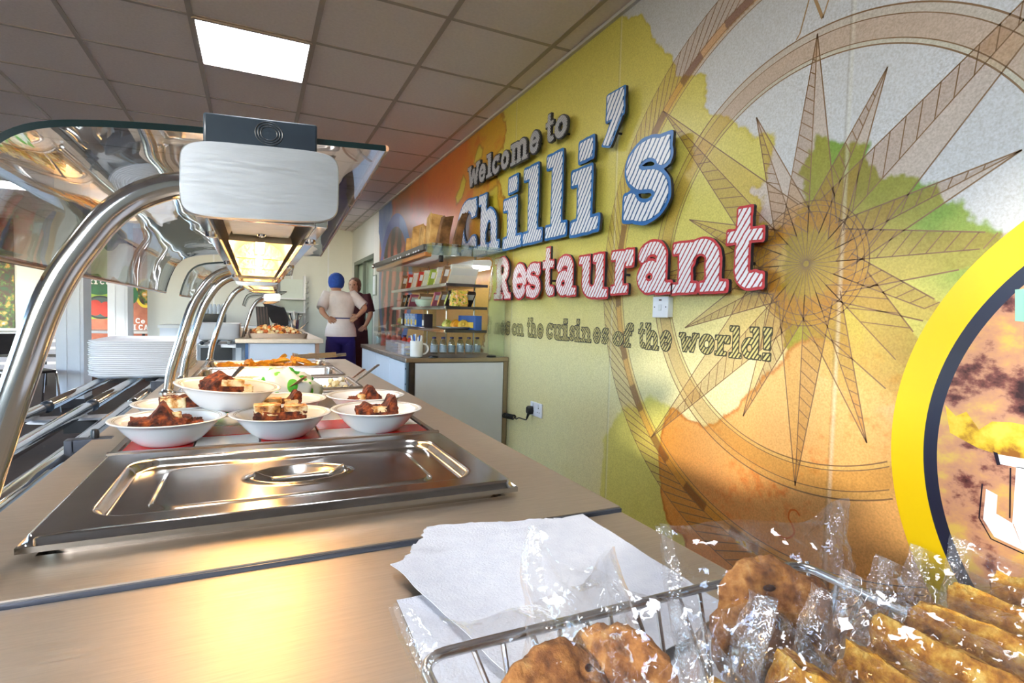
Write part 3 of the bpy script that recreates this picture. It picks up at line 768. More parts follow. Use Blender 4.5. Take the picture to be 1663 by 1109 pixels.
# back wall, behind the camera: unseen window, added and sized to shape sun patches
bwm = MB(); SUN_WIN = (-3.3, -1.2, 1.22, 2.45)
wall_boxes(bwm, 'x', BACK - 0.12, 0.12, LX, WX, 0, CZ, [SUN_WIN])
struct('wall_back', bwm, WALLW)
def window(n, axis, pos, a0, a1, z0, z1, bars):
    fr = MB(); w = 0.05
    def bx(p0, p1, q0, q1):
        if axis == 'x': fr.box(p0, p1, pos - 0.09, pos - 0.03, q0, q1)
        else: fr.box(pos - 0.09, pos - 0.03, p0, p1, q0, q1)
    bx(a0, a1, z0, z0 + w); bx(a0, a1, z1 - w, z1); bx(a0, a0 + w, z0, z1); bx(a1 - w, a1, z0, z1)
    for q in bars: bx(q - 0.035, q + 0.035, z0, z1)
    f = struct('window_%d' % n, fr, WHITEP)
    gl = MB()
    if axis == 'x': gl.box(a0 + w, a1 - w, pos - 0.064, pos - 0.058, z0 + w, z1 - w)
    else: gl.box(pos - 0.064, pos - 0.058, a0 + w, a1 - w, z0 + w, z1 - w)
    struct('pane', gl, GLASSW, parent=f)
window(1, 'x', BACK, SUN_WIN[0], SUN_WIN[1], SUN_WIN[2], SUN_WIN[3], (-2.75, -2.2, -1.7))
lw = MB(); LW = [(0.2, 3.2, 0.8, 2.4), (4.2, 7.2, 0.8, 2.4), (8.2, 11.0, 0.8, 2.4)]
wall_boxes(lw, 'y', LX - 0.12, 0.12, BACK, 12.2, 0, CZ, LW)
struct('wall_left', lw, WALLW)
for i, h in enumerate(LW): window(2 + i, 'y', LX, h[0], h[1], h[2], h[3], ((h[0] + h[1]) / 2,))
dw = MB().box(LX, -1.425, 12.0, 12.12, 0, CZ); dw.box(-1.545, -1.425, FARY + 0.12, 12.0, 0, CZ)
struct('wall_dining', dw, WALLW)

# door in the mural wall's far end
dg = MB(); dg.box(WX + 0.002, WX + 0.06, 8.29, 8.35, 0, 2.06); dg.box(WX + 0.002, WX + 0.06, 10.02, 10.08, 0, 2.06); dg.box(WX + 0.002, WX + 0.06, 8.29, 10.08, 2.0, 2.06); dg.box(WX + 0.002, WX + 0.05, 9.14, 9.20, 0, 2.0)
d1 = struct('door_1', dg, mat('door_frame_grey', RGB(96, 104, 92), None, 5, rough=.4))
dl = MB(); dl.box(WX + 0.08, WX + 0.12, 8.29, 10.08, 0, 2.06)
struct('leaf', dl, mat('door_green', RGB(168, 184, 164), RGB(156, 174, 154), 2, rough=.35), parent=d1)

# square pillars between the servery and the dining room
PIL = mat('pillar_white', RGB(222, 224, 226), RGB(216, 218, 220), 2, rough=.4)
for i, (y0, y1) in enumerate(((5.02, 5.30), (7.62, 7.95), (9.98, 10.42))):
    pm = MB(); pm.box(-2.0, -1.75, y0, y1, 0, CZ)
    pm.box(-1.912, -1.904, y0 - 0.004, y0, 0.1, CZ); pm.box(-1.79, -1.784, y0 - 0.004, y0, 0.1, CZ)
    pm.box(-2.01, -1.74, y0 - 0.01, y1 + 0.01, 0, 0.1, 1)
    struct('trim_%d' % (3 + i), pm, [PIL, mat('plinth_dark', RGB(40, 36, 36), None, 5, rough=.4)])

# ------------------------------------------------------------------ dining room posters, flat on the far dining wall
PY = 11.998
def poster(name, label, items):
    t = thing(name, label, 'poster', (items['x'][0], PY, items['z'][0]))
    b = MB().box(items['x'][0], items['x'][1], PY - 0.012, PY, items['z'][0], items['z'][1])
    part('print', b, items['base'], t)
    return t
def pdisc(mb, x, z, rx, rz, h, mi, n=28):
    mb.add([(x + rx * math.cos(2 * PI * i / n), PY - 0.012 - h, z + rz * math.sin(2 * PI * i / n)) for i in range(n)], [tuple(range(n))], mi)
GRNP = mat('poster_green', RGB(150, 182, 66), RGB(132, 170, 52), 3, rough=.4)
DGR = mat('poster_dark_green', RGB(22, 104, 62), RGB(16, 84, 54), 6, rough=.4)
TERR = mat('poster_terracotta', RGB(188, 112, 84), RGB(168, 94, 70), 8, rough=.4)
TOM = mat('poster_tomato', RGB(206, 62, 48), RGB(188, 44, 36), 5, rough=.35)
PANB = mat('poster_black_pan', RGB(34, 44, 46), RGB(24, 32, 36), 6, rough=.4)
PWH = mat('poster_white', RGB(228, 228, 224), None, 2, rough=.4)
SALAD = mat_multi('poster_salad', [(0.36, RGB(30, 70, 40)), (0.46, RGB(70, 40, 36)), (0.54, RGB(60, 100, 44)), (0.64, RGB(206, 150, 70)), (.72, RGB(226, 214, 190))], 7, rough=.4, bmp=0)
def text3(mb, s, x0, z0, h, step, hgt, mi):
    for i, ch in enumerate(s):
        if ch == ' ': continue
        lo_, bx = glyph(ch, 0.0, 0.03)
        vs, fs = glyph_mesh(lo_, lambda u, v: (-(x0 + i * step + u * hgt), z0 + v * hgt), 0)
        mb.add([(x, PY - 0.012 - h, y) for x, y, z in vs], fs, mi)
GL['I'] = [_rect(.14, 0, .36, 1), _rect(0, .87, .5, 1), _rect(0, 0, .5, .13)]
GL['A'] = [_seg(.14, 0, .4, 1, .17), _seg(.4, 1, .66, 0, .17), _rect(.2, .25, .6, .38), _rect(0, 0, .3, .11), _rect(.5, 0, .8, .11)]
GL['x'] = [_seg(.1, .02, .55, .68, .16), _seg(.1, .68, .55, .02, .16), _rect(0, .6, .26, .7), _rect(.4, .6, .66, .7), _rect(0, 0, .26, .1), _rect(.4, 0, .66, .1)]
# tomato poster seen between the first two pillars
t = poster('food_poster', 'green wall poster of red tomatoes in a black pan, between the pillars', {'x': (-2.95, -2.24), 'z': (0.15, 2.6), 'base': GRNP})
m_ = MB(); cx = -2.50
m_.box(-2.95, -2.24, PY - 0.016, PY - 0.012, 0.15, 0.93, 3)
pdisc(m_, cx - .03, 1.52, .22, .16, .006, 0); pdisc(m_, cx, 1.14, .235, .21, .006, 1); pdisc(m_, cx, 1.14, .21, .18, .008, 4); pdisc(m_, cx - .08, 1.13, .11, .14, .010, 2); pdisc(m_, cx + .08, 1.11, .105, .135, .012, 2)
text3(m_, 'xica', -2.68, 1.55, .014, .085, .11, 5)
part('picture', m_, [DGR, PANB, TOM, TERR, mat('poster_pan_grey', RGB(70, 92, 88), None, 6, rough=.4), PWH], t, smooth=0)
t = poster('food_poster', 'white wall poster with red chillies, left of the first pillar', {'x': (-3.66, -2.99), 'z': (0.75, 2.6), 'base': PWH})
m_ = MB(); pdisc(m_, -3.27, 1.2, .09, .15, .004, 0); pdisc(m_, -3.33, 0.93, .13, .05, .006, 0)
m_.add([(x, PY - .022, z) for x, z in ((-3.26, .9), (-3.17, 1.02), (-3.12, 1.08), (-3.2, 1.0), (-3.3, .95))], [(0, 1, 2, 3, 4)], 1)
part('picture', m_, [TOM, PANB], t, smooth=0)
t = poster('food_poster', 'terracotta wall poster with a salad plate and white letters, beside the far wall', {'x': (-2.2, -1.56), 'z': (0.15, 2.6), 'base': TERR})
m_ = MB(); pdisc(m_, -1.83, 1.42, .16, .27, .004, 0); pdisc(m_, -1.82, 1.43, .13, .23, .006, 1); pdisc(m_, -2.03, 1.38, .09, .16, .007, 2)
text3(m_, 'Ce', -1.985, 0.86, .004, .085, .1, 3); text3(m_, 'ICA', -2.02, 0.74, .004, .08, .1, 3)
part('picture', m_, [mat('poster_yellow', RGB(236, 206, 60), None, 3, rough=.4), SALAD, DGR, PWH], t, smooth=0)
t = poster('food_poster', 'dark wall poster of mixed salad at the far left edge', {'x': (-4.3, -3.7), 'z': (0.75, 2.6), 'base': SALAD})

# dining furniture glimpsed between the pillars
WOODT = mat('table_top', RGB(214, 214, 210), RGB(204, 204, 200), 4, rough=.3)
DKW = mat('dark_frame', RGB(46, 40, 40), RGB(34, 30, 30), 8, rough=.45)
def table(x, y, label):
    t = thing('dining_table', label, 'table', (x, y, 0))
    part('table_top', MB().box(x - .6, x + .6, y - .35, y + .35, .72, .76), WOODT, t, bev=.006)
    for sx in (-1, 1):
        for sy in (-1, 1): part('leg', MB().tube([(x + sx * .52, y + sy * .28, 0), (x + sx * .52, y + sy * .28, .72)], .022, 10), DKW, t)
table(-3.25, 10.2, 'white-topped dining table left of the first pillar')
table(-2.2, 11.1, 'white-topped dining table between the pillars under the tomato poster')
def bench(x, y, label):
    t = thing('slatted_bench', label, 'bench', (x, y, 0))
    for k in range(5): part('slat', MB().box(x - .7, x + .7, y - .02, y + .02, .3 + k * .1, .36 + k * .1), [mat('bench_slat', RGB(150, 150, 156), RGB(130, 130, 136), 6, rough=.5)], t)
    for s in (-1, 1): part('leg', MB().box(x + s * .66 - .03, x + s * .66 + .03, y + .02, y + .08, 0, .78), DKW, t)
    part('seat', MB().box(x - .7, x + .7, y + .02, y + .45, .42, .47), DKW, t)
bench(-2.95, 9.2, 'dark bench with pale horizontal slats beyond the dining table')
def chair(x, y, rz, label):
    t = thing('dining_chair', label, 'chair', (x, y, 0))
    M_ = Matrix.Translation((x, y, 0)) @ Matrix.Rotation(rz, 4, 'Z')
    def w(mb): return mb.xform(M_)
    part('seat', w(MB().box(-.2, .2, -.2, .2, .43, .46)), DKW, t, bev=.01)
    part('backrest', w(MB().box(-.2, .2, .18, .2, .62, .84)), DKW, t, bev=.008)
    for s in (-1, 1):
        fr = MB().tube([(s * .22, -.24, 0), (s * .2, -.2, .40), (s * .2, -.17, .44), (s * .2, .15, .44), (s * .2, .19, .5), (s * .2, .20, .84)], .011, 8)
        part('leg', w(fr), CHROME, t)
        part('leg', w(MB().tube([(s * .2, .1, .44), (s * .22, .25, 0)], .011, 8)), CHROME, t)
chair(-2.2, 7.4, 0.6, 'chrome-legged chair in front of the first pillar')
# ================================================================== serving counters
CX0, CX1 = -0.270, 0.436
HZ = 0.905                                  # hot counter top
PANX0, PANX1 = -0.205, 0.325
WELL = [(0.655, 0.985), (1.40, 1.725), (1.80, 2.125), (2.20, 2.525), (2.56, 2.885)]
PANELB = mat('counter_panel', RGB(206, 214, 226), RGB(200, 208, 220), 2, rough=.4)
t = thing('prep_counter', 'stainless steel worktop unit nearest the camera, under the napkins', 'counter', (0.08, -0.2, 0))
part('worktop', MB().box(CX0, CX1, -0.9, 0.570, 0.862, 0.900), STEEL, t, bev=.003)
part('edge_reflection_strip', MB().box(CX0, CX1, .5702, .5738, .868, .9035), mat('strip_reflected_blue', RGB(96, 102, 116), RGB(84, 90, 104), 8, rough=.3, metal=.7), t)  # added strip: its dark blue-grey paints the reflection on the counter edge
part('cabinet', MB().box(CX0 + .03, CX1 - .03, -0.88, 0.565, 0.10, 0.862), PANELB, t)
part('plinth', MB().box(CX0 + .06, CX1 - .06, -0.85, 0.56, 0, 0.10), DARKST, t)
t = thing('hot_counter', 'long stainless steel hot food counter with sunken pans', 'counter', (0.08, 1.7, 0))
wt = MB(); y0, y1 = 0.574, 2.985
wt.box(CX0, PANX0 + .012, y0, y1, .866, HZ); wt.box(PANX1 - .012, CX1, y0, y1, .866, HZ)
ys = [y0] + [q for w in WELL for q in (w[0] + .012, w[1] - .012)] + [y1]
for k in range(0, len(ys), 2): wt.box(PANX0 + .012, PANX1 - .012, ys[k], ys[k + 1], .866, HZ)
part('worktop', wt, STEEL, t)
bd = MB(); bd.box(CX0 + .03, CX1 - .03, y0 + .01, y1 - .02, 0.10, 0.70); bd.box(CX0 + .03, CX0 + .05, y0 + .01, y1 - .02, .70, .866); bd.box(CX1 - .05, CX1 - .03, y0 + .01, y1 - .02, .70, .866); bd.box(CX0 + .05, CX1 - .05, y0 + .01, y0 + .03, .70, .866); bd.box(CX0 + .05, CX1 - .05, y1 - .04, y1 - .02, .70, .866)
part('cabinet', bd, PANELB, t)
part('plinth', MB().box(CX0 + .06, CX1 - .06, y0 + .03, y1 - .05, 0, 0.10), DARKST, t)

# gastronorm pans: flat rim, rounded walls
def pan(y0, y1, depth, label, x0=PANX0, x1=PANX1, z=HZ, lift=0.004, mate=None, name='food_pan'):
    cx, cy, w, d = (x0 + x1) / 2, (y0 + y1) / 2, x1 - x0, y1 - y0
    zt = z + lift
    L = []
    for ins, r, zz in ((0, .012, zt - .004), (0, .012, zt), (.003, .012, zt + .002), (.014, .03, zt + .002), (.019, .035, zt - .003), (.024, .035, zt - depth * .8), (.040, .04, zt - depth), (.06, .03, zt - depth)):
        L.append(at_z(rrect(cx, cy, w - 2 * ins, d - 2 * ins, r), zz))
    M_ = MB(); M_.loft(L, False, True)
    # outer skin, so the pan has real thickness
    L2 = [at_z(rrect(cx, cy, w - 2 * i_, d - 2 * i_, r), zz) for i_, r, zz in ((0, .012, zt - .004), (.016, .03, zt - .006), (.0205, .036, zt - depth * .8), (.037, .04, zt - depth - .0015), (.06, .03, zt - depth - .0015))]
    M_.loft(L2, False, True)
    return solo(name, M_, mate or PAN, label, 'pan', (cx, cy, zt - depth), 'steel food pans set in the hot counter', smooth=50)

# pan under the lid, raised on its rim
pm = MB(); y0, y1 = WELL[0]; cx, cy = (PANX0 + PANX1) / 2, (y0 + y1) / 2
pm.loft([at_z(rrect(cx, cy, .498, .300, .03), HZ - .06), at_z(rrect(cx, cy, .506, .308, .03), HZ + .010)], True, False)
pm.loft([at_z(rrect(cx, cy, .506, .308, .03), HZ + .010), at_z(rrect(cx, cy, .520, .322, .014), HZ + .0105), at_z(rrect(cx, cy, .520, .322, .014), HZ + .0125), at_z(rrect(cx, cy, .49, .292, .03), HZ + .0125), at_z(rrect(cx, cy, .485, .287, .03), HZ - .055)], False, True)
solo('food_pan', pm, PAN, 'steel food pan standing under the big lid nearest the camera', 'pan', (cx, cy, HZ - .06), smooth=50)

# the lid: pressed sheet with a recessed rectangle, a raised inner panel and an oval finger well with a bar
def sdr(x, y, hw, hd, r):
    qx, qy = abs(x) - hw + r, abs(y) - hd + r
    return math.hypot(max(qx, 0), max(qy, 0)) + min(max(qx, qy), 0) - r
LZ = HZ + .0135
def lid_h(x, y):
    d = -sdr(x, y, .263, .165, .014); h = 0.010
    h -= .010 * (1 - sm(d / .006))
    d2 = -sdr(x, y + .002, .222, .128, .045)
    h -= .013 * sm(d2 / .014)
    d3 = -sdr(x, y - .002, .172, .092, .03)
    h += .0035 * sm((d3 + .002) / .006)
    q = math.hypot(x / .066, (y + .0) / .046)
    h += .003 * math.exp(-((q - 1.0) / .07) ** 2)
    h -= .011 * sm((1.0 - q) / .45)
    if q < 0.98: h += .0105 * math.exp(-((y) / .009) ** 4) * (1 if q < .9 else (0.98 - q) / .08)
    return h
lm = MB(); nx, ny = 260, 170
gv = [(-.263 + .526 * i / nx, -.165 + .33 * j / ny) for i in range(nx + 1) for j in range(ny + 1)]
lm.add([(cx + x, cy + y, LZ + lid_h(x, y)) for x, y in gv], [(i * (ny + 1) + j, (i + 1) * (ny + 1) + j, (i + 1) * (ny + 1) + j + 1, i * (ny + 1) + j + 1) for i in range(nx) for j in range(ny)])
edge = [(-.263 + .526 * i / 60, -.165) for i in range(60)] + [(.263, -.165 + .33 * i / 40) for i in range(40)] + [(.263 - .526 * i / 60, .165) for i in range(60)] + [(-.263, .165 - .33 * i / 40) for i in range(40)]
lm.loft([[(cx + x, cy + y, LZ) for x, y in edge], [(cx + x * 1.006, cy + y * 1.009, LZ + .001) for x, y in edge], [(cx + x * 1.006, cy + y * 1.009, LZ - .005) for x, y in edge], [(cx + x, cy + y, LZ - .005) for x, y in edge], [(cx + x * .985, cy + y * .985, LZ - .002) for x, y in edge]], False, False)
lid = solo('pan_lid', lm, LIDM, 'large rectangular steel pan lid with an oval finger recess, nearest the camera', 'lid', (cx, cy, LZ), smooth=60)

# red and white tiled display tray
t = thing('tiled_display_tray', 'steel-framed tray of red and white tiles under the dessert bowls', 'tray', (0.06, 1.21, HZ))
TX0, TX1, TY0, TY1 = -0.213, 0.338, 1.045, 1.370
fm = MB(); fm.box(TX0, TX1, TY0, TY0 + .010, HZ, HZ + .012); fm.box(TX0, TX1, TY1 - .010, TY1, HZ, HZ + .008); fm.box(TX0, TX0 + .010, TY0, TY1, HZ, HZ + .008); fm.box(TX1 - .010, TX1, TY0, TY1, HZ, HZ + .008); fm.box(TX0, TX1, TY0, TY1, HZ, HZ + .002)
part('frame', fm, PAN, t)
RT = mat('tile_red', RGB(196, 28, 24), RGB(182, 22, 20), 5, rough=.18); WT = mat('tile_white', RGB(240, 238, 232), RGB(232, 230, 224), 5, rough=.15)
tw, td = (TX1 - TX0 - .024) / 5, (TY1 - TY0 - .024) / 3
for i in range(5):
    for j in range(3):
        x, y = TX0 + .012 + tw * i, TY0 + .012 + td * j; red = (i + j) % 2 == 0
        part('tile', MB().box(x + .0015, x + tw - .0015, y + .0015, y + td - .0015, HZ + .002, HZ + .0065), RT if red else WT, t, label='red glazed tile' if red else 'white glazed tile', bev=.0012)
TILEZ = HZ + .0065

# ------------------------------------------------------------------ dessert bowls
GOLDL = mat('bowl_line', RGB(150, 130, 84), None, 4, rough=.25)
def bowl(x, y, z, R, label, tilt=(0, 0)):
    p = [(.001, 0), (.42, 0), (.47, .015), (.54, .07), (.62, .14), (.73, .27), (.83, .41), (.88, .48), (.965, .515), (.995, .525), (1.0, .54), (.99, .55), (.95, .545), (.86, .515), (.78, .45), (.66, .28), (.5, .14), (.35, .09), (.001, .085)]
    R_ = R; prof = [(max(r, .0005) * R_, zz * R_ * .92) for r, zz in p]
    m_ = MB(); m_.lathe((0, 0, 0), prof, 56, True, True, 0)
    for rr_, zz in ((.905, .5345), (.875, .5245)):
        m_.lathe((0, 0, 0), [((rr_ - .004) * R_, zz * R_ * .92 + .0002), ((rr_ + .004) * R_, (zz + .002) * R_ * .92 + .0004)], 56, False, False, 1)
    o = bpy.data.objects.new('dessert_bowl', mesh_from('dessert_bowl', m_, [WHITEC, GOLDL], smooth=60)); COL.objects.link(o)
    o.location = (x, y, z); o.rotation_euler = (tilt[0], tilt[1], 0)
    return tag(o, label, 'bowl', group='white dessert bowls on the tiled tray')
BR = 0.091
bowl(-.137, 1.125, TILEZ, BR, 'white bowl at the left front of the tiled tray')
bowl(.047, 1.122, TILEZ, BR, 'white bowl at the middle front of the tiled tray')
bowl(.228, 1.122, TILEZ, BR, 'white bowl at the right front of the tiled tray')
bowl(-.135, 1.307, TILEZ, BR, 'white bowl at the left back, half under the raised bowl')
bowl(.058, 1.303, TILEZ, BR, 'white bowl at the middle back of the tiled tray')
bowl(.241, 1.318, TILEZ, BR, 'white bowl at the right back of the tiled tray')
bowl(-.050, 1.222, TILEZ + .042, BR * 1.06, 'white bowl stacked on top of the others, tipped to the right', (math.radians(2), math.radians(5)))

# chocolate brownies: lumpy cakes with cream-cheese swirls
BROWN = mat_multi('brownie', [(0.34, RGB(44, 18, 14)), (0.47, RGB(88, 40, 24)), (0.57, RGB(136, 62, 30)), (0.70, RGB(182, 94, 40))], 70, rough=.75, bmp=1.0, bscale=300, bdist=.003)
SWIRL = mat_multi('brownie_swirl', [(0.36, RGB(96, 44, 22)), (0.44, RGB(196, 132, 60)), (0.56, RGB(244, 222, 172)), (0.7, RGB(250, 236, 200))], 38, rough=.6, bmp=.5, bscale=120, bdist=.002)
def lumpy(w, d, h, seed, res=22, amp=.004, top=None, freq=60):
    """a crumbly block standing on z=0; top(u, v) scales the height"""
    bm = bmesh.new(); bmesh.ops.create_cube(bm, size=1.0)
    bmesh.ops.subdivide_edges(bm, edges=bm.edges[:], cuts=res, use_grid_fill=True)
    vs = []
    for v in bm.verts:
        u, q, z = v.co.x, v.co.y, v.co.z + .5
        k = 1 - .10 * (abs(u * 2) ** 8 + abs(q * 2) ** 8)
        hh = h * (top(u, q) if top else 1)
        p = Vector((u * w * k, q * d * k, z * hh))
        s_ = Vector((seed * 3.7, seed * 1.3, seed))
        n = v.co.normalized()
        dd = (mnoise.fractal(p * freq + s_, .9, 2.1, 4) * .6 + mnoise.noise(p * freq * 3.2 + s_) * .55 + mnoise.noise(p * freq * 7 + s_) * .25) * amp
        p += Vector((n.x, n.y, max(0, n.z) if z > .05 else 0)) * dd
        if z < .02: p.z = 0
        vs.append(tuple(p))
    bm.verts.ensure_lookup_table(); fs = [tuple(l.index for l in f.verts) for f in bm.faces]; bm.free()
    m_ = MB(); m_.add(vs, fs); return m_
def brownie(x, y, z, rot, w, d, h, seed, label, swirl=None, top=None, tilt=(0, 0)):
    t = thing('brownie', label, 'cake', (x, y, z), 'brownies in the dessert bowls')
    o = bpy.data.objects.new('sponge', mesh_from('sponge', lumpy(w, d, h, seed, top=top, amp=.006), BROWN, smooth=70)); COL.objects.link(o); o.parent = t
    for (sx, sy, sw, sd, sh, sz) in (swirl or []):
        q = lumpy(sw, sd, sh, seed + 5, 8, .003, freq=80)
        q.v = [(a + sx, b_ + sy, c + sz) for a, b_, c in q.v]
        s_ = bpy.data.objects.new('cream_swirl', mesh_from('cream_swirl', q, SWIRL, smooth=70)); COL.objects.link(s_); s_.parent = t
    t.rotation_euler = (tilt[0], tilt[1], rot)
BZ = TILEZ + .028
slope = lambda u, v: .45 + .55 * sm(.5 - abs(u + .05) * 1.1 + .2)
brownie(-.148, 1.118, BZ, .1, .100, .06, .027, 1, 'crumbled brownie in the left front bowl', [(.018, .0, .028, .03, .014, .012)], lambda u, v: .65 + 1.0 * math.exp(-((u - .02) / .12) ** 2))
brownie(-.105, 1.115, BZ, .3, .045, .04, .012, 9, 'loose brownie crumbs beside the cake in the left front bowl')
brownie(.044, 1.106, BZ - .001, -.02, .100, .052, .026, 2, 'flat brownie slab with a pale cream top in the middle front bowl', [(-.022, .0, .050, .050, .018, .019), (.027, .0, .044, .046, .016, .018)])
brownie(.226, 1.112, BZ, .0, .086, .055, .030, 3, 'ragged brownie with a tall crumb at the right front', [(.0, -.018, .035, .018, .010, .014)], lambda u, v: .7 + .25 * math.exp(-((u + .25) / .12) ** 2) + .8 * math.exp(-((u - .36) / .10) ** 2))
brownie(-.138, 1.30, BZ, .05, .08, .05, .03, 4, 'pale swirled brownie in the left back bowl', [(-.012, -.012, .05, .035, .022, .008)])
brownie(.055, 1.29, BZ, .1, .085, .05, .022, 5, 'orange-topped brownie in the middle back bowl', [(-.022, -.01, .04, .03, .012, .010), (.016, -.018, .03, .016, .012, .006)], lambda u, v: .7 + .9 * math.exp(-((u - .36) / .12) ** 2))
brownie(.238, 1.305, BZ, .0, .08, .05, .036, 6, 'dark rounded brownie in the right back bowl', [(-.012, -.018, .02, .012, .016, .006)], lambda u, v: .35 + .75 * math.exp(-((u - .12) / .2) ** 2))
brownie(-.052, 1.205, TILEZ + .042 + .022, .35, .092, .066, .056, 7, 'tall wedge of brownie in the raised bowl', [(.0, -.026, .045, .018, .012, .030), (.03, -.02, .022, .024, .018, .012)], lambda u, v: .42 + .6 * sm(.75 - abs(u + .1) * 1.3), tilt=(math.radians(4), math.radians(5)))

# ------------------------------------------------------------------ pans of hot food beyond the bowls
pan(*WELL[1], .05, 'shallow steel pan behind the dessert bowls holding the leafy packet')
pan(*WELL[2], .06, 'steel pan of pasta and vegetables behind the leafy packet')
pan(*WELL[3], .10, 'deep steel pan nearly empty, between the pasta and the wedges')
pan(*WELL[4], .05, 'steel pan heaped with potato wedges at the far end of the counter')

# leaf-printed paper packet
LEAFP = bpy.data.materials.new('leaf_paper'); LEAFP.use_nodes = True
nt = LEAFP.node_tree; p = nt.nodes['Principled BSDF']; p.inputs['Roughness'].default_value = .55
vo = nt.nodes.new('ShaderNodeTexVoronoi'); vo.inputs['Scale'].default_value = 1.0
tc = nt.nodes.new('ShaderNodeTexCoord'); mp = nt.nodes.new('ShaderNodeMapping'); mp.inputs['Scale'].default_value = (33, 22, 20); mp.inputs['Rotation'].default_value = (0.4, .7, .5)
nt.links.new(tc.outputs['Object'], mp.inputs[0]); nt.links.new(mp.outputs[0], vo.inputs['Vector'])
nt.links.new(ramp(nt, vo.outputs['Distance'], [(0.36, RGB(50, 160, 24)), (0.43, RGB(84, 186, 44)), (0.45, RGB(226, 230, 220)), (1.0, RGB(232, 234, 228))]), p.inputs['Base Color'])
def crumple(cx, cy, cz, rx, ry, rz, seed, amp):
    bm = bmesh.new(); bmesh.ops.create_icosphere(bm, subdivisions=4, radius=1.0); vs = []
    for v in bm.verts:
        d = 1 + amp * mnoise.fractal(v.co * 2.2 + Vector((seed, 0, 0)), .8, 2, 3)
        vs.append((cx + v.co.x * rx * d, cy + v.co.y * ry * d, max(cz, cz + rz + v.co.z * rz * d)))
    fs = [tuple(q.index for q in f.verts) for f in bm.faces]; bm.free(); m_ = MB(); m_.add(vs, fs); return m_
solo('wrapped_packet', crumple(.070, 1.560, HZ - .036, .09, .075, .062, 3, .26), LEAFP, 'white paper packet with green leaf print, behind the bowls', 'packet', (.085, 1.575, HZ - .044), smooth=80)
solo('wrapped_packet', crumple(-.055, 1.60, HZ - .044, .07, .06, .05, 8, .26), LEAFP, 'smaller green leaf-print packet left of the large one, behind the raised bowl', 'packet', (-.055, 1.61, HZ - .044), smooth=80)

# spoon and spatula handles
def spoon(p0, p1, r, label, mate=PAN, flat=0.25, bowl_=True, name='serving_spoon'):
    t = thing(name, label, 'utensil', p0)
    a, b_ = Vector(p0), Vector(p1); d = (b_ - a); L = d.length; d.normalize()
    s = d.cross(Vector((0, 0, 1))).normalized(); u = s.cross(d)
    h = MB(); loops = []
    for q, w in ((0.0, .5), (.1, .55), (.35, .6), (.7, .95), (.97, 1.1), (1.0, .8)):
        c = a + d * L * q; loops.append([c + s * r * w * math.cos(2 * PI * k / 12) + u * r * flat * math.sin(2 * PI * k / 12) for k in range(12)])
    h.loft(loops); part('handle', h, mate, t)
    if bowl_:
        m_ = MB(); m_.ball(tuple(a - d * .018 - u * .004), .026, 14, s=(1, 1, .35)); part('bowl', m_, mate, t)
    return t
WOODH = mat('wood_handle', RGB(166, 122, 84), RGB(144, 102, 68), 20, rough=.45, stretch=(1, 6, 1))
spoon((.02, 1.55, HZ - .005), (.118, 1.485, HZ + .078), .011, 'brown tapered handle leaning over the leafy packet', WOODH, bowl_=False, name='spatula')
spoon((-.11, 1.84, HZ - .02), (-.035, 1.90, HZ + .068), .012, 'flat steel spatula handle rising behind the raised bowl', bowl_=False, name='spatula')
spoon((.285, 1.90, HZ - .01), (.43, 2.10, HZ + .050), .008, 'long steel spoon leaning over the right rim of the pasta pan')
spoon((.28, 2.02, HZ - .02), (.40, 2.22, HZ + .022), .006, 'slim copper-coloured spoon beside the steel one in the pasta pan', mat('copper', RGB(206, 150, 110), None, 5, rough=.2, metal=1.0))

# pasta, vegetables: uncountable fill
def heap(x0, x1, y0, y1, z, h, n, seed, size, mats_, label, name, cat, shape='dice'):
    rnd = random.Random(seed); m_ = MB()
    for k in range(n):
        x, y = rnd.uniform(x0, x1), rnd.uniform(y0, y1)
        ex = 1 - max(abs((x - (x0 + x1) / 2) / (x1 - x0) * 2), abs((y - (y0 + y1) / 2) / (y1 - y0) * 2)) ** 3
        zz = z + rnd.uniform(0, h) * ex; s = size * rnd.uniform(.7, 1.3)
        M_ = Matrix.Translation((x, y, zz)) @ Matrix.Rotation(rnd.uniform(0, 6), 4, Vector((rnd.random(), rnd.random(), rnd.random())).normalized())
        c = MB()
        if shape == 'dice': c.loft([at_z(rrect(0, 0, s * .7, s * .7, s * .2, 2), -s * .35), at_z(rrect(0, 0, s, s, s * .25, 2), 0), at_z(rrect(0, 0, s * .7, s * .7, s * .2, 2), s * .35)])
        else: c.tube([(-s, 0, 0), (0, s * .35, 0), (s, 0, s * .2)], s * .32, 6)
        c.xform(M_); m_.add(c.v, c.f, rnd.randrange(len(mats_)))
    o = solo(name, m_, mats_, label, cat, ((x0 + x1) / 2, (y0 + y1) / 2, z), smooth=60); o['kind'] = 'stuff'
    return o
YEL1 = mat('corn_yellow', RGB(242, 206, 88), RGB(232, 186, 60), 40, rough=.4); CREAM = mat('pasta_cream', RGB(248, 230, 176), RGB(240, 214, 150), 40, rough=.45); ORNG = mat('carrot_orange', RGB(236, 128, 30), RGB(220, 106, 20), 30, rough=.4); GREENV = mat('leaf_green', RGB(86, 150, 40), RGB(64, 124, 30), 30, rough=.45); WHT = mat('onion_white', RGB(246, 240, 226), RGB(236, 226, 206), 30, rough=.4)
heap(-.165, .285, 1.83, 2.09, HZ - .055, .052, 430, 11, .016, [YEL1, CREAM, CREAM, ORNG, YEL1], 'loose pasta and sweetcorn filling the pan behind the leafy packet', 'pasta', 'pasta', 'macaroni')
heap(.235, .290, 1.83, 2.04, HZ - .03, .05, 60, 12, .018, [WHT, CREAM], 'pile of white sliced onion at the right end of the pasta pan', 'sliced_onion', 'onion')
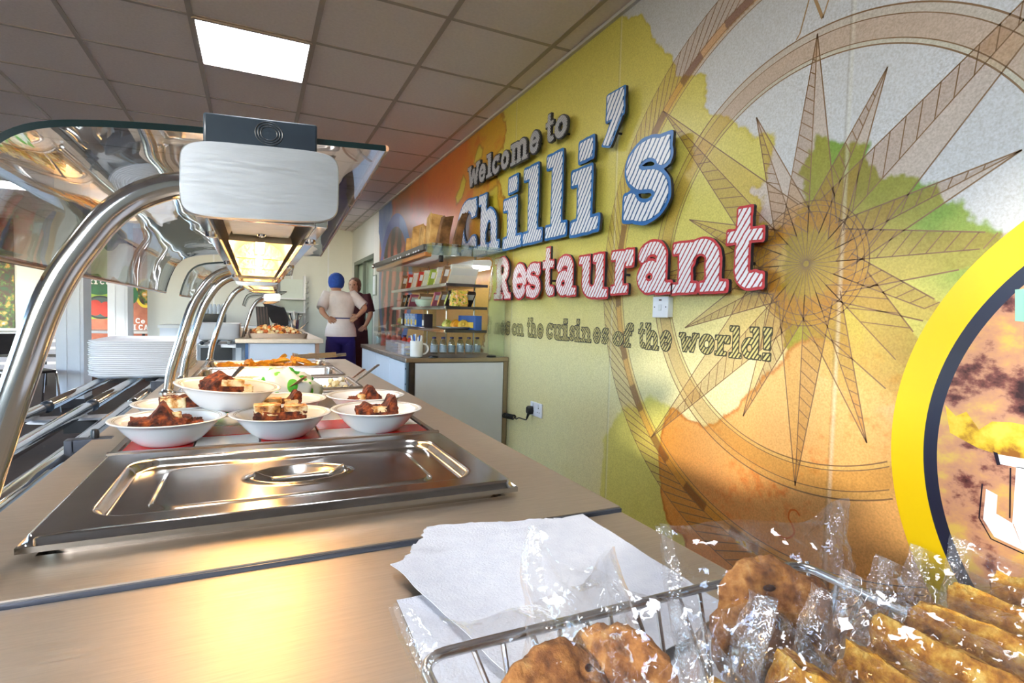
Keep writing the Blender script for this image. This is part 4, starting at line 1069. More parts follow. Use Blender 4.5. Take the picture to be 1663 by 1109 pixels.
WEDGE = mat_multi('wedge', [(0.36, RGB(196, 104, 14)), (0.5, RGB(236, 156, 26)), (0.66, RGB(248, 190, 60))], 30, rough=.5, bmp=.3, bscale=160)
def wedge_mesh(L, w, seed):
    m_ = MB(); loops = []; rnd = random.Random(seed)
    for k in range(9):
        q = -1 + 2 * k / 8; s = max(.12, math.sqrt(max(0, 1 - q * q * .96))); c = .006 * (1 - q * q)
        loops.append([(q * L, w * s * .8 * x, w * s * z + c) for x, z in ((-1, -.3), (-.5, -.55), (.5, -.55), (1, -.3), (.35, .5), (0, .85), (-.35, .5))])
    m_.loft(loops); return mesh_from('potato_wedge', m_, WEDGE, smooth=50)
WM = [wedge_mesh(.034, .015, k) for k in range(3)]
rnd = random.Random(5); WG = 'potato wedges in the far pan'
for k in range(74):
    o = bpy.data.objects.new('potato_wedge', WM[k % 3]); COL.objects.link(o)
    x, y = rnd.uniform(-.15, .27), rnd.uniform(2.61, 2.84); lay_ = k // 26
    edge_ = 1 - (abs((x - .06) / .24)) ** 4
    o.location = (x, y, HZ - .032 + lay_ * .017 * max(.2, edge_) + (.02 if .1 < x < .2 and lay_ == 2 else 0)); o.rotation_euler = (rnd.uniform(-.5, .5), rnd.uniform(-.45, .45), rnd.uniform(0, PI))
    tag(o, 'golden potato wedge heaped in the far steel pan', 'potato wedge', WG)
for k in range(8):
    o = bpy.data.objects.new('potato_wedge', WM[k % 3]); COL.objects.link(o)
    o.location = (-.02 + .03 * k + rnd.uniform(-.01, .01), rnd.uniform(2.25, 2.42), HZ - .082); o.rotation_euler = (0, 0, rnd.uniform(0, 3))
    tag(o, 'leftover potato wedge in the nearly empty deep pan', 'potato wedge', 'leftover wedges in the deep pan')
# tray laid across the far right of the wedges, with a yellow slice on it
t = thing('serving_scoop', 'steel scoop lying across the potato wedges', 'utensil', (.25, 2.78, HZ + .02))
sm_ = MB(); sm_.obox((.262, 2.76, HZ + .030), (.095, .02, .004), (-.008, .035, 0), (0, 0, .003)); sm_.obox((.262, 2.728, HZ + .038), (.095, .02, .004), (-.0008, .002, 0), (0, 0, .012)); sm_.obox((.172, 2.742, HZ + .036), (.002, .001, 0), (-.008, .035, 0), (0, 0, .014))
part('blade', sm_, PAN, t)
part('handle', MB().tube([(.355, 2.78, HZ + .036), (.41, 2.79, HZ + .040)], .008, 10), PAN, t)
m_ = lumpy(.07, .04, .012, 21, 8, .004); m_.v = [(a + .265, b_ + 2.77, c + HZ + .034) for a, b_, c in m_.v]
solo('fish_finger', m_, YEL1, 'bright yellow battered piece lying on the steel scoop', 'food', (.265, 2.77, HZ + .034), smooth=70)
# ================================================================== heated gantries
GLASSG = mat_glass('sneeze_glass', (0.90, 0.93, 0.92, 1), 0.20, 0.62, 0.012, 0.16, 2.2, 1.5, wdist=0.03)
GEDGE = mat('glass_edge_green', RGB(6, 26, 28), RGB(4, 20, 22), 6, rough=.12, spec=.8)
GEDGE_GLINT = mat('glass_edge_glint', RGB(196, 150, 116), RGB(180, 130, 96), 6, rough=.2, spec=.8)  # warm colour paints the lamp glint along the glass edges
BULB = mat_emit('quartz_bulb', (1.0, 0.64, 0.28, 1), 34.0)
REFL = mat('lamp_reflector', RGB(236, 214, 180), RGB(226, 200, 160), 8, rough=.3, metal=1.0, bmp=.3, bscale=70)
ARCH = [(-.228, 0), (-.226, .015), (-.2185, .065), (-.200, .137), (-.185, .19), (-.171, .238), (-.157, .273), (-.140, .303), (-.124, .327), (-.106, .345), (-.087, .357), (-.066, .3645), (-.03, .367)]
GPROF = [(.130, 1.336), (.06, 1.332), (0, 1.3285), (-.06, 1.325), (-.11, 1.3205), (-.14, 1.3165), (-.163, 1.312), (-.182, 1.305), (-.198, 1.294), (-.212, 1.277), (-.222, 1.255), (-.230, 1.232), (-.236, 1.208), (-.238, 1.197)]
def smoothpath(P, n=4):
    out = []
    for i in range(len(P) - 1):
        p0, p1, p2, p3 = [Vector(P[max(0, min(len(P) - 1, i + k))]) for k in (-1, 0, 1, 2)]
        for k in range(n):
            t = k / n
            out.append(0.5 * ((2 * p1) + (p2 - p0) * t + (2 * p0 - 5 * p1 + 4 * p2 - p3) * t * t + (3 * p1 - p0 - 3 * p2 + p3) * t ** 3))
    return out + [Vector(P[-1])]
def gantry(y0, y1, label, zb=HZ, farflare=0.0, nb=3, box=True, group=None):
    t = thing('heated_gantry', label, 'food warmer', (-.05, (y0 + y1) / 2, zb), group)
    dz = zb - .905
    for y in (y0 + .02, y1 - .02):
        path = smoothpath([(x, y, zb + z) for x, z in ARCH])
        u = part('upright', MB().tube(path, .0128, 20), TUBE, t, smooth=60)
        part('collar', MB().lathe((-.228, y, zb), [(.022, 0), (.022, .004), (.015, .007), (.0135, .012)], 20), CHROME, u)
    # brushed end plates with bulging rounded sides
    def plate(yy):
        P = []
        for k in range(72):
            a = 2 * PI * k / 72; c, s = math.cos(a), math.sin(a); e = .36
            P.append((.0072 + .0715 * math.copysign(abs(c) ** e, c) , 1.276 + .0365 * math.copysign(abs(s) ** (e * .9), s)))
        m_ = MB(); m_.loft([[(x, yy - .004, z + dz + (x - .007) * .05) for x, z in [(.0072 + (x - .0072) * .985, 1.276 + (z - 1.276) * .975) for x, z in P]], [(x, yy - .002, z + dz + (x - .007) * .05) for x, z in P], [(x, yy + .003, z + dz + (x - .007) * .05) for x, z in P]])
        return m_
    part('end_plate', plate(y0), STEELV, t, smooth=40)
    part('end_plate', plate(y1 + .004), STEELV, t, smooth=40)
    if box:
        for yy in (y0 + .004, y1 - .07):
            b_ = part('end_cap', MB().obox((.006, yy + .03, 1.3265 + dz), (.0515, 0, .0026), (0, .03, 0), (0, 0, .0145)), BLUEBLK, t, bev=.002)
            ring = MB()
            for rr_ in (.0125, .010, .0075): ring.tube([(.012 + rr_ * math.cos(2 * PI * k / 32), yy - .0002, 1.327 + dz + rr_ * .9 * math.sin(2 * PI * k / 32)) for k in range(33)], .0005, 6)
            part('moulded_ring', ring, BLACKP, b_)
    # housing: shallow box over the lamps, open below
    h = MB(); ya, yb = y0 + .006, y1 - .006
    h.loft([[(x, yy, z + dz) for x, z in ((-.046, 1.246), (-.052, 1.262), (-.05, 1.296), (.064, 1.298), (.068, 1.264), (.062, 1.246), (.058, 1.248), (.063, 1.264), (.060, 1.293), (-.046, 1.292), (-.048, 1.263), (-.042, 1.248))] for yy in (ya, yb)], True, True)
    part('housing', h, STEELV, t, smooth=30)
    for x, nm in ((-.047, 'l'), (.063, 'r')):
        r_ = MB(); r_.box(x - .006, x + .006, ya, yb, 1.2385 + dz, 1.247 + dz)
        rl = part('side_rail', r_, CHROME, t, bev=.001)
        for q in range(max(2, int((yb - ya) / .4))):
            yy = ya + .13 + q * .42
            part('screw', MB().lathe((x, yy, 1.2345 + dz), [(.003, 0), (.006, .001), (.007, .004), (.004, .006)], 14), CHROME, rl)
    for yy in (ya + .004, yb - .006):
        part('cross_rail', MB().box(-.041, .057, yy - .004, yy + .004, 1.239 + dz, 1.247 + dz), CHROME, t, bev=.001)
    cov = MB(); c1 = ya + (.30 if yb - ya > 1.1 else .16)
    cov.box(-.030, .046, ya + .012, c1, 1.262 + dz, 1.265 + dz); cov.box(-.030, .046, c1 - .003, c1, 1.262 + dz, 1.29 + dz)
    cv = part('cover_plate', cov, STEELV, t)
    part('screw', MB().lathe((.008, c1 - .02, 1.2575 + dz), [(.002, 0), (.0055, .0015), (.0065, .0045)], 14), CHROME, cv)
    L = (yb - .05 - c1) / nb
    for k in range(nb):
        a, b_ = c1 + .012 + L * k, c1 + L * (k + 1) - .004
        tr = MB(); sec = [(.008 + .044 * math.cos(q), 1.254 + dz + .033 * math.sin(q)) for q in [PI * j / 14 for j in range(15)]]
        tr.loft([[(x, yy, z) for x, z in sec] for yy in (a, b_)], False, False, closed=False)
        for yy in (a, b_): tr.add([(x, yy, z) for x, z in sec], [tuple(range(15))])
        ref = part('reflector', tr, REFL, t, smooth=60)
        part('bulb', MB().tube([(.008, a + .015, 1.268 + dz), (.008, b_ - .015, 1.268 + dz)], .0075, 12), BULB, t)
        for yy in (a + .008, b_ - .008): part('bulb_holder', MB().box(.000, .016, yy - .006, yy + .006, 1.262 + dz, 1.284 + dz), WHITEC, ref)
    # curved glass guard, one sheet from the top shelf down to the customer side
    NY = 14; TH = .0062; G = MB()
    prof = smoothpath([(x, 0, z) for x, z in GPROF], 3); n = len(prof)
    nrm = []
    for i in range(n):
        d = prof[min(n - 1, i + 1)] - prof[max(0, i - 1)]; nrm.append(Vector((-d.z, 0, d.x)).normalized() * -1)
    def P(i, j, side):
        f = j / NY; x, z = prof[i].x, prof[i].z
        if x > 0: x += farflare * f * (x / .13)
        v = Vector((x, y0 + .012 + (y1 - y0 - .02) * f, z + dz)); return v - nrm[i] * TH * side
    vs = [P(i, j, s) for s in (0, 1) for i in range(n) for j in range(NY + 1)]
    idx = lambda s, i, j: s * n * (NY + 1) + i * (NY + 1) + j
    fs = []; ms = []
    for s in (0, 1):
        for i in range(n - 1):
            for j in range(NY): fs.append((idx(s, i, j), idx(s, i + 1, j), idx(s, i + 1, j + 1), idx(s, i, j + 1))); ms.append(0)
    for i in range(n - 1):
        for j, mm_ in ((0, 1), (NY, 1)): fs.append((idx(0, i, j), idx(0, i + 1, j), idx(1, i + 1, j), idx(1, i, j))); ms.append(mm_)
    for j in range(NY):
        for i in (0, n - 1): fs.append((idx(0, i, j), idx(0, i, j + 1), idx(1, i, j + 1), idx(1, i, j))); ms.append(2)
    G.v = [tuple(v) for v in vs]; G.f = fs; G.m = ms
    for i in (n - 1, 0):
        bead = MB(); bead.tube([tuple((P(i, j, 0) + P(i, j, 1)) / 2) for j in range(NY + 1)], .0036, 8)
        part('edge_glint_bead', bead, GEDGE_GLINT, t, smooth=60)  # bead added to carry the painted lamp glint
    part('glass_guard', G, [GLASSG, GEDGE, GEDGE_GLINT], t, smooth=50)
    return t
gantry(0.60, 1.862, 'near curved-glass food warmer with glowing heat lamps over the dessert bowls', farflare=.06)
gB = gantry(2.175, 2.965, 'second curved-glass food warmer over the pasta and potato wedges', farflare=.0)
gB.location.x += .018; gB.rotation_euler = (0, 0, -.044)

# ------------------------------------------------------------------ tray slides
def tray_slide(y0, y1, caps, clips, label, z=.870, xs=(-.322, -.418, -.520), bracket=None):
    t = thing('tray_slide', label, 'tray rail', (-.42, (y0 + y1) / 2, z))
    for i, x in enumerate(xs):
        r = part('rail', MB().tube([(x, y0, z), (x, y0 + .004, z), (x, y1 - .004, z), (x, y1, z)], [.0135, .0155, .0155, .0135], 20), CHROME, t, smooth=50)
        if caps and i > 0: part('end_cap', MB().ball((x, y0 - .006, z - .001), .0175, 16), BLUEBLK, r)
    for yb in bracket or []:
        m_ = MB()
        x0_, x1_ = xs[-1] - .03, xs[0] + .05; m_.obox(((x0_ + x1_) / 2, yb, z - .019), ((x1_ - x0_) / 2, 0, 0), (0, .028, 0), (0, 0, .003)); m_.loft([[(x1_, yy, z - .022), (x0_, yy, z - .022), (x0_ + .02, yy, z - .030), (x1_, yy, z - .050)] for yy in (yb - .004, yb + .004)])
        part('bracket', m_, STEELV, t)
        part('foot_block', MB().box(xs[1] - .035, xs[1] + .035, yb - .022, yb + .022, z - .056, z - .024), BLACKP, t)
    for yc in clips:
        m_ = MB(); m_.box(-.302, -.240, yc - .012, yc + .012, .882, .906); m_.box(-.312, -.296, yc - .012, yc + .012, .868, .906)
        c = part('clip', m_, mat('clip_grey', RGB(58, 62, 72), RGB(46, 50, 60), 8, rough=.35), t, bev=.002)
        part('knob', MB().lathe((-.268, yc, .904), [(.007, 0), (.007, .014), (.005, .018), (.0005, .019)], 14), BLACKP, c)
    return t
tray_slide(-0.9, 1.845, False, (1.235,), 'near set of three chrome tray rails beside the lid and bowls', bracket=[1.80])
tray_slide(1.905, 3.05, True, (2.14, 2.9), 'second set of chrome tray rails with black ball caps, under the tray stack', bracket=[2.98])

# ------------------------------------------------------------------ stacked white trays
TRAYW = mat('tray_white', RGB(236, 236, 238), RGB(230, 230, 232), 5, rough=.5)
def tray_mesh(w=.32, d=.46, h=.014):
    L = []
    for ins, r, z in ((.022, .05, 0), (.006, .062, h * .55), (.0, .066, h * .9), (0, .066, h), (.004, .064, h), (.012, .058, h * .5), (.026, .05, .0025)):
        L.append(at_z(rrect(0, 0, w - 2 * ins, d - 2 * ins, r, 8), z))
    m_ = MB(); m_.loft(L, True, True); return mesh_from('serving_tray', m_, TRAYW, smooth=50)
TM = tray_mesh()
def tray_stack(x, y, z, n, label, group, rz=0.0, pitch=.0074, first=None):
    for k in range(n):
        o = bpy.data.objects.new('serving_tray', TM); COL.objects.link(o)
        o.location = (x + .0012 * math.sin(k * 2.3), y + .0015 * math.cos(k * 1.7), z + pitch * k); o.rotation_euler = (0, 0, rz + .004 * math.sin(k * 3.1))
        lab = label if k < n - 1 else (first or label)
        tag(o, lab, 'tray', group)
tray_stack(-.395, 2.64, .8862, 18, 'white tray inside the stack on the second tray rails', 'white trays stacked on the near rails', first='topmost white tray of the stack on the second tray rails')

# ------------------------------------------------------------------ paper napkins on the front worktop
NAP = mat('napkin_paper', RGB(212, 212, 216), RGB(204, 204, 210), 60, rough=.9, bmp=.6, bscale=420, bdist=.0012)
def napkin(quad, z, seed, label, n=34, ragged=.0):
    A, B, C, D = [Vector((q[0], q[1], 0)) for q in quad]; vs = []
    for s in (0, 1):
        for i in range(n + 1):
            for j in range(n + 1):
                u, v = i / n, j / n
                p = (A * (1 - u) + B * u) * (1 - v) + (D * (1 - u) + C * u) * v
                e = min(u, 1 - u, v, 1 - v)
                p.x += .004 * mnoise.noise(Vector((u * 5, v * 5, seed))) + ragged * mnoise.noise(Vector((u * 40, v * 40, seed))) * (1 if e < .001 else 0)
                p.y += .004 * mnoise.noise(Vector((v * 5, u * 5, seed + 9))) + ragged * mnoise.noise(Vector((v * 40, u * 40, seed + 3))) * (1 if e < .001 else 0)
                w = .0022 * (1 + mnoise.noise(Vector((u * 2.5, v * 2.5, seed * 3)))) + .0018 * (1 - min(1, e * 8)) * (.5 + .5 * mnoise.noise(Vector((u * 6, v * 6, seed))))
                vs.append((p.x, p.y, z + w - .0006 * s))
    m = (n + 1) ** 2; fs = []
    for s in (0, 1):
        for i in range(n):
            for j in range(n): a = s * m + i * (n + 1) + j; fs.append((a, a + n + 1, a + n + 2, a + 1))
    rim = [(i, 0) for i in range(n)] + [(n, j) for j in range(n)] + [(i, n) for i in range(n, 0, -1)] + [(0, j) for j in range(n, 0, -1)]
    for k in range(len(rim)):
        (i, j), (i2, j2) = rim[k], rim[(k + 1) % len(rim)]
        a, b_ = i * (n + 1) + j, i2 * (n + 1) + j2; fs.append((a, b_, m + b_, m + a))
    m_ = MB(); m_.add(vs, fs)
    return solo('paper_napkin', m_, NAP, label, 'napkin', (A.x, A.y, z), 'white paper napkins on the front worktop', smooth=70)
napkin([(.112, .455), (.33, .47), (.335, .22), (.105, .21)], .9004, 1, 'lowest white napkin, its left edge running under the wire basket')
napkin([(.128, .512), (.18, .592), (.372, .555), (.30, .30)], .9040, 2, 'middle white napkin with a ragged corner under the top one', ragged=.006)
napkin([(.118, .507), (.366, .556), (.362, .325), (.166, .262)], .9085, 3, 'top white napkin of the pile on the front worktop')

# ------------------------------------------------------------------ wire basket of wrapped bakes
WIRE = mat('basket_wire', RGB(206, 206, 210), RGB(190, 190, 194), 5, rough=.22, metal=1.0)
BX0, BX1, BY0, BY1, BZ1, BZ0 = .078, .368, -.06, .2660, .972, .917
t = thing('wire_basket', 'chrome wire basket of wrapped cookies in the bottom right corner', 'basket', (.24, .10, .9155))
rim = [(x, y, BZ1) for x, y in rrect((BX0 + BX1) / 2, (BY0 + BY1) / 2, BX1 - BX0, BY1 - BY0, .014, 5)]; rim.append(rim[0])
part('rim', MB().tube(rim, .0031, 10, caps=False), WIRE, t, smooth=60)
base = [(x, y, BZ0) for x, y in rrect((BX0 + BX1) / 2, (BY0 + BY1) / 2, BX1 - BX0 - .05, BY1 - BY0 - .05, .02, 5)]; base.append(base[0])
part('base_ring', MB().tube(base, .0022, 8, caps=False), WIRE, t, smooth=60)
def vw(x, y, bx, by): part('wire', MB().tube([(x, y, BZ1), (bx, by, BZ0)], .0016, 7), WIRE, t)
for k in range(8):
    x = BX0 + .038 + k * .036
    for s in (-1, 1):
        vw(x + s * .009, BY1, x + .0 + (.5 - k / 8) * .02, BY1 - .025); vw(x + s * .009, BY0, x + (.5 - k / 8) * .02, BY0 + .025)
for k in range(8):
    y = BY0 + .035 + k * .036
    for s in (-1, 1): vw(BX0, y + s * .009, BX0 + .025, y); vw(BX1, y + s * .009, BX1 - .025, y)
for k in range(9):
    x = BX0 + .035 + k * .0315; part('wire', MB().tube([(x, BY0 + .025, BZ0), (x, BY1 - .025, BZ0)], .0014, 7), WIRE, t)

COOKIE = mat_multi('cookie', [(0.32, RGB(84, 46, 20)), (0.46, RGB(134, 82, 38)), (0.56, RGB(168, 110, 54)), (0.7, RGB(200, 148, 84))], 90, rough=.8, bmp=.9, bscale=320, bdist=.0016)
OAT = mat_multi('oat_bar', [(0.30, RGB(108, 60, 18)), (0.44, RGB(174, 110, 34)), (0.55, RGB(206, 148, 54)), (0.68, RGB(230, 188, 96))], 140, rough=.7, bmp=1.0, bscale=300, bdist=.002)
CHIP = mat('chocolate_chip', RGB(62, 32, 20), RGB(48, 24, 16), 20, rough=.35)
FILM = mat_glass('cellophane', (0.985, 0.985, 0.985, 1), .045, .8, .07, .25, 90, 2.4, haze=.008, wdist=.006)
SEALM = mat_glass('cellophane_seal', (0.95, 0.95, 0.95, 1), .07, .9, .10, .5, 200, 2.2, haze=.05, wdist=.004)
def film_mesh(L, H, T, seed, nl=44, nh=26, peak=.02, spikes=((1, 1),)):
    """crinkled clear sleeve around a bar lying along x: two sheets, crimped at both ends"""
    vs = []; S = Vector((seed * 7.1, seed, 0))
    for s in (-1, 1):
        for i in range(nl + 1):
            for j in range(nh + 1):
                u, v = i / nl * 2 - 1, j / nh * 2 - 1
                th = T * (1 - abs(u) ** 3.5) * (1 - abs(v) ** 4) + .0006
                p = Vector((u * L, s * th, v * H)); e = max(abs(u), abs(v)) ** 2
                r1 = (1 - min(1, abs(mnoise.noise(p * 34 + S)) * 3.2)) ** 2; r2 = (1 - min(1, abs(mnoise.noise(p * 70 + S + Vector((9, 3, 1)))) * 3)) ** 2
                n = Vector((mnoise.noise(p * 40 + S), mnoise.noise(p * 40 + S + Vector((9, 3, 1))), mnoise.noise(p * 40 + S + Vector((2, 8, 5)))))
                p += Vector((n.x * .002, s * (r1 * .0034 + r2 * .0030) + n.y * (.002 + .005 * e), n.z * .0035 * e))
                for (su, sv) in spikes:
                    g = math.exp(-((u - su * .98) / .22) ** 2 - ((v - sv * .98) / .34) ** 2); p += Vector((su * g * peak * .5, 0, sv * g * peak))
                vs.append(tuple(p))
    m = (nl + 1) * (nh + 1); fs = []; ms = []
    for s in (0, 1):
        for i in range(nl):
            for j in range(nh):
                a = s * m + i * (nh + 1) + j; q = (a, a + nh + 1, a + nh + 2, a + 1)
                k = (i * 7 + j * 3 + s) % 2
                fs += [(q[0], q[1], q[2]), (q[0], q[2], q[3])] if k else [(q[0], q[1], q[3]), (q[1], q[2], q[3])]
                ms += [1 if i in (0, 1, nl - 2, nl - 1) else 0] * 2
    m_ = MB(); m_.v = vs; m_.f = fs; m_.m = ms; return m_
def put(name, mb, mats_, parent, smooth):
    o = bpy.data.objects.new(name, mesh_from(name, mb, mats_, smooth=smooth, recalc=False)); COL.objects.link(o); o.parent = parent; return o
def oat_bar(x, y, z, rot, lean, seed, label, L=.078, H=.034, T=.013):
    t = thing('oat_bar', label, 'oat bar', (x, y, z), 'wrapped oat bars in the wire basket')
    m_ = lumpy(L * 2, T * 2, H * 2, seed, 20, .0042, freq=95); m_.v = [(a, b_, c - H) for a, b_, c in m_.v]
    put('bar', m_, OAT, t, 75)
    put('wrapper', film_mesh(L + .016, H + .009, T + .006, seed + 3, peak=.006, spikes=((1, 1),)), [FILM, SEALM], t, 50)
    t.rotation_euler = (lean, 0, rot)
def cookie(x, y, z, R, euler, seed, label, chips=7, T=.0095, spikes=((1, 1), (-1, 1)), peak=.014):
    t = thing('wrapped_cookie', label, 'cookie', (x, y, z), 'wrapped round cookies in the wire basket')
    bm = bmesh.new(); bmesh.ops.create_icosphere(bm, subdivisions=5, radius=1.0); vs = []; S = Vector((seed * 4.0, 1, 2))
    for v in bm.verts:
        c = v.co; r = math.hypot(c.x, c.z); e = T * math.copysign(abs(c.y) ** .8, c.y)
        p = Vector((c.x * R, e, c.z * R)); d = mnoise.fractal(p * 75 + S, .8, 2, 4) * .0035 + mnoise.noise(p * 28 + S) * .003
        vs.append(tuple(p + c.normalized() * d))
    fs = [tuple(q.index for q in f.verts) for f in bm.faces]; bm.free(); m_ = MB(); m_.add(vs, fs)
    ck = put('biscuit', m_, COOKIE, t, 75)
    rnd = random.Random(seed); cm = 0
    for k in range(chips):
        a, q = rnd.uniform(0, 2 * PI), R * math.sqrt(rnd.random()) * .85; s = rnd.choice((-1, -1, 1))
        e = T * (1 - (q / R) ** 2) ** .3
        put('chocolate_chip', MB().ball((q * math.cos(a), s * e * 1.02, q * math.sin(a)), rnd.uniform(.0015, .0034), 8, s=(rnd.uniform(.7, 1.8), .22, rnd.uniform(.6, 1.3))), CHIP, ck, 60)
    put('wrapper', film_mesh(R + .022, R + .020, T + .008, seed + 2, 36, 36, peak, spikes), [FILM, SEALM], t, 50)
    t.rotation_euler = euler
cookie(.126, .200, .963, .037, (math.radians(-38), 0, math.radians(6)), 1, 'round chocolate chip cookie facing up at the left end of the basket', 8)
cookie(.163, .208, .962, .036, (math.radians(-8), math.radians(0), math.radians(-62)), 2, 'round cookie seen edge-on, second from the left end of the basket', 3)
cookie(.268, .207, .977, .038, (math.radians(-30), 0, math.radians(-18)), 8, 'large round cookie at the back of the basket under a tall film peak', 4, spikes=((1, 1),), peak=.014)
bars = [(.158, .092, .967, 84, 24), (.198, .092, .972, 86, 26), (.234, .082, .973, 88, 27), (.266, .086, .977, 90, 28), (.298, .085, .980, 92, 28), (.329, .083, .982, 93, 29), (.357, .076, .986, 94, 30)]
for k, (x, y, z, r, l) in enumerate(bars):
    oat_bar(x, y, z, math.radians(r), math.radians(l), 11 + k, ORD[k] + ' wrapped oat bar from the left, standing on edge in the basket')
oat_bar(.120, .085, .953, math.radians(84), math.radians(20), 31, 'wrapped oat bar lying lowest, left of the row and nearest the camera')
# ================================================================== grab-and-go chiller cabinet
KX0, KX1, KY0, KY1 = .885, 1.600, 3.43, 5.06
BRST = mat_brushed('steel_brown', RGB(172, 156, 140), .3, (60, 3, 3))
GLASSC = mat_glass('case_glass', (0.93, 0.96, 0.94, 1), 0.05, 0.32, 0.01)
GLASSEND = mat_glass('case_end_glass', (0.80, 0.88, 0.80, 1), 0.20, 0.85, 0.01, power=1.6)
WBLUE = mat('cabinet_front_white', RGB(214, 220, 230), RGB(208, 214, 224), 2, rough=.35)
t = thing('chiller_cabinet', 'white-panelled glass chiller cabinet of packed lunches against the mural', 'display cabinet', ((KX0 + KX1) / 2, 4.2, 0))
part('worktop', MB().box(KX0 - .012, KX1, KY0 - .012, KY1, .842, .872), BRST, t, bev=.003)
part('body', MB().box(KX0 + .012, KX1 - .03, KY0 + .014, KY1 - .01, .06, .842), mat('cab_core', RGB(120, 122, 126), None, 4, rough=.5), t)
part('end_panel', MB().box(KX0 + .055, KX1 - .034, KY0, KY0 + .012, .06, .836), WHITEP, t, bev=.002)
for a, b_ in ((KY0 + .05, 3.93), (3.935, 4.42), (4.425, KY1 - .01)):
    part('front_panel', MB().box(KX0, KX0 + .012, a, b_, .06, .836), WBLUE, t, bev=.002)
pm = MB().box(KX0 - .002, KX0 + .012, KY0 + .004, KY0 + .048, .06, .842)
cp_ = part('corner_post', pm, mat('post_blue_grey', RGB(120, 146, 164), RGB(110, 136, 154), 4, rough=.3, metal=.6), t)
for z in (.80, .70, .42, .2): part('bolt', MB().lathe((0, 0, 0), [(.006, 0), (.006, .003), (.0005, .004)], 10).xform(Matrix.Translation((KX0 - .002, KY0 + .024, z)) @ Matrix.Rotation(-PI / 2, 4, 'Y')), BLACKP, cp_)
part('corner_post', MB().box(KX0 + .014, KX0 + .05, KY0 - .002, KY0 + .01, .06, .842), DARKST, t)
part('rear_post', MB().box(KX1 - .032, KX1, KY0 - .002, KY0 + .03, .06, .842), BRST, t)
part('plinth', MB().box(KX0 + .05, KX1 - .04, KY0 + .05, KY1 - .04, 0, .06), BLACKP, t)
# glass end: a band along the top and a blade down the wall side, with the corner swept
EY = KY0 + .02
out = [(.995, 1.585), (1.005, 1.612), (1.04, 1.625), (1.577, 1.625), (1.577, .874), (1.462, .874), (1.455, 1.0), (1.448, 1.2), (1.46, 1.40), (1.478, 1.50), (1.485, 1.53), (1.47, 1.552), (1.44, 1.558), (1.3, 1.552), (1.07, 1.545), (1.02, 1.552)]
eg = MB(); eg.loft([[(x, EY, z) for x, z in out], [(x, EY + .008, z) for x, z in out]], True, True)
part('end_glass', eg, GLASSEND, t)
eg = MB(); eg.loft([[(x, KY1 - .02, z) for x, z in out], [(x, KY1 - .012, z) for x, z in out]], True, True)
part('end_glass', eg, GLASSEND, t)
fc = MB(); fc.box(.985, 1.012, KY0 + .03, KY1 + .01, 1.572, 1.612)
fa = part('fascia', fc, mat('fascia_dark', RGB(84, 78, 74), RGB(70, 66, 62), 6, rough=.35), t, bev=.004)
tk = MB()
for k, y in enumerate((3.55, 3.62, 3.68, 3.8, 3.86, 4.05, 4.13, 4.22, 4.30)): tk.box(.9838, .985, y, y + .03, 1.574, 1.584)
part('price_strip', tk, WHITEP, fa)
part('light_shade', MB().box(1.0, 1.05, KY0 + .05, KY1 - .02, 1.535, 1.566), mat('shade_copper', RGB(206, 140, 84), RGB(190, 120, 70), 6, rough=.35, metal=.4), t, bev=.006)
part('lamp_clip', MB().box(1.10, 1.125, KY0 + .03, KY0 + .06, 1.505, 1.548), BLACKP, t, bev=.003)
part('roof', MB().box(1.012, 1.577, KY0 + .03, KY1 - .02, 1.600, 1.610), mat('roof_pale', RGB(226, 230, 230), None, 4, rough=.4), t)
part('end_knob', MB().lathe((0, 0, 0), [(.022, 0), (.024, .008), (.016, .018), (.001, .02)], 18).xform(Matrix.Translation((.985, KY1 + .012, 1.585)) @ Matrix.Rotation(-PI / 2, 4, 'Y')), CHROME, t)
lg = MB(); lg.loft([[(x, y, z) for x, z in ((1.345, 1.535), (1.47, 1.545), (1.485, 1.53), (1.482, 1.50), (1.35, 1.50))] for y in (KY0 + .06, KY1 - .06)])
lf = part('light_fitting', lg, WHITEP, t)
part('tube', MB().box(1.352, 1.478, KY0 + .065, KY1 - .08, 1.478, 1.4995), mat_emit('case_tube', RGB(246, 250, 255), 3.2), lf, bev=.006)
for z in (1.365, 1.212, 1.054):
    s = MB(); s.box(1.150, 1.446, KY0 + .03, KY1 - .03, z - .012, z)
    sh = part('shelf', s, mat('shelf_steel', RGB(160, 150, 140), RGB(140, 130, 122), 5, rough=.25, metal=.8), t)
    part('shelf_edge', MB().box(1.140, 1.150, KY0 + .03, KY1 - .03, z - .020, z + .004), CHROME, sh, bev=.002)
    part('side_rail', MB().box(1.15, 1.446, KY0 + .0285, KY0 + .034, z - .016, z + .003), DARKST, sh)
for y in (3.72, 4.35, 4.9):
    part('post', MB().tube([(1.452, y, .872), (1.452, y, 1.60)], .008, 10), CHROME, t)
part('front_glass', MB().box(.985, .991, KY0 + .6, KY1 - .02, .874, 1.57), GLASSC, t)
for x in (1.06, 1.475):
    part('foot', MB().lathe((x, KY0 + .006, .872), [(.034, 0), (.034, .006), (.028, .012), (.001, .014)], 18), BLACKP, t)

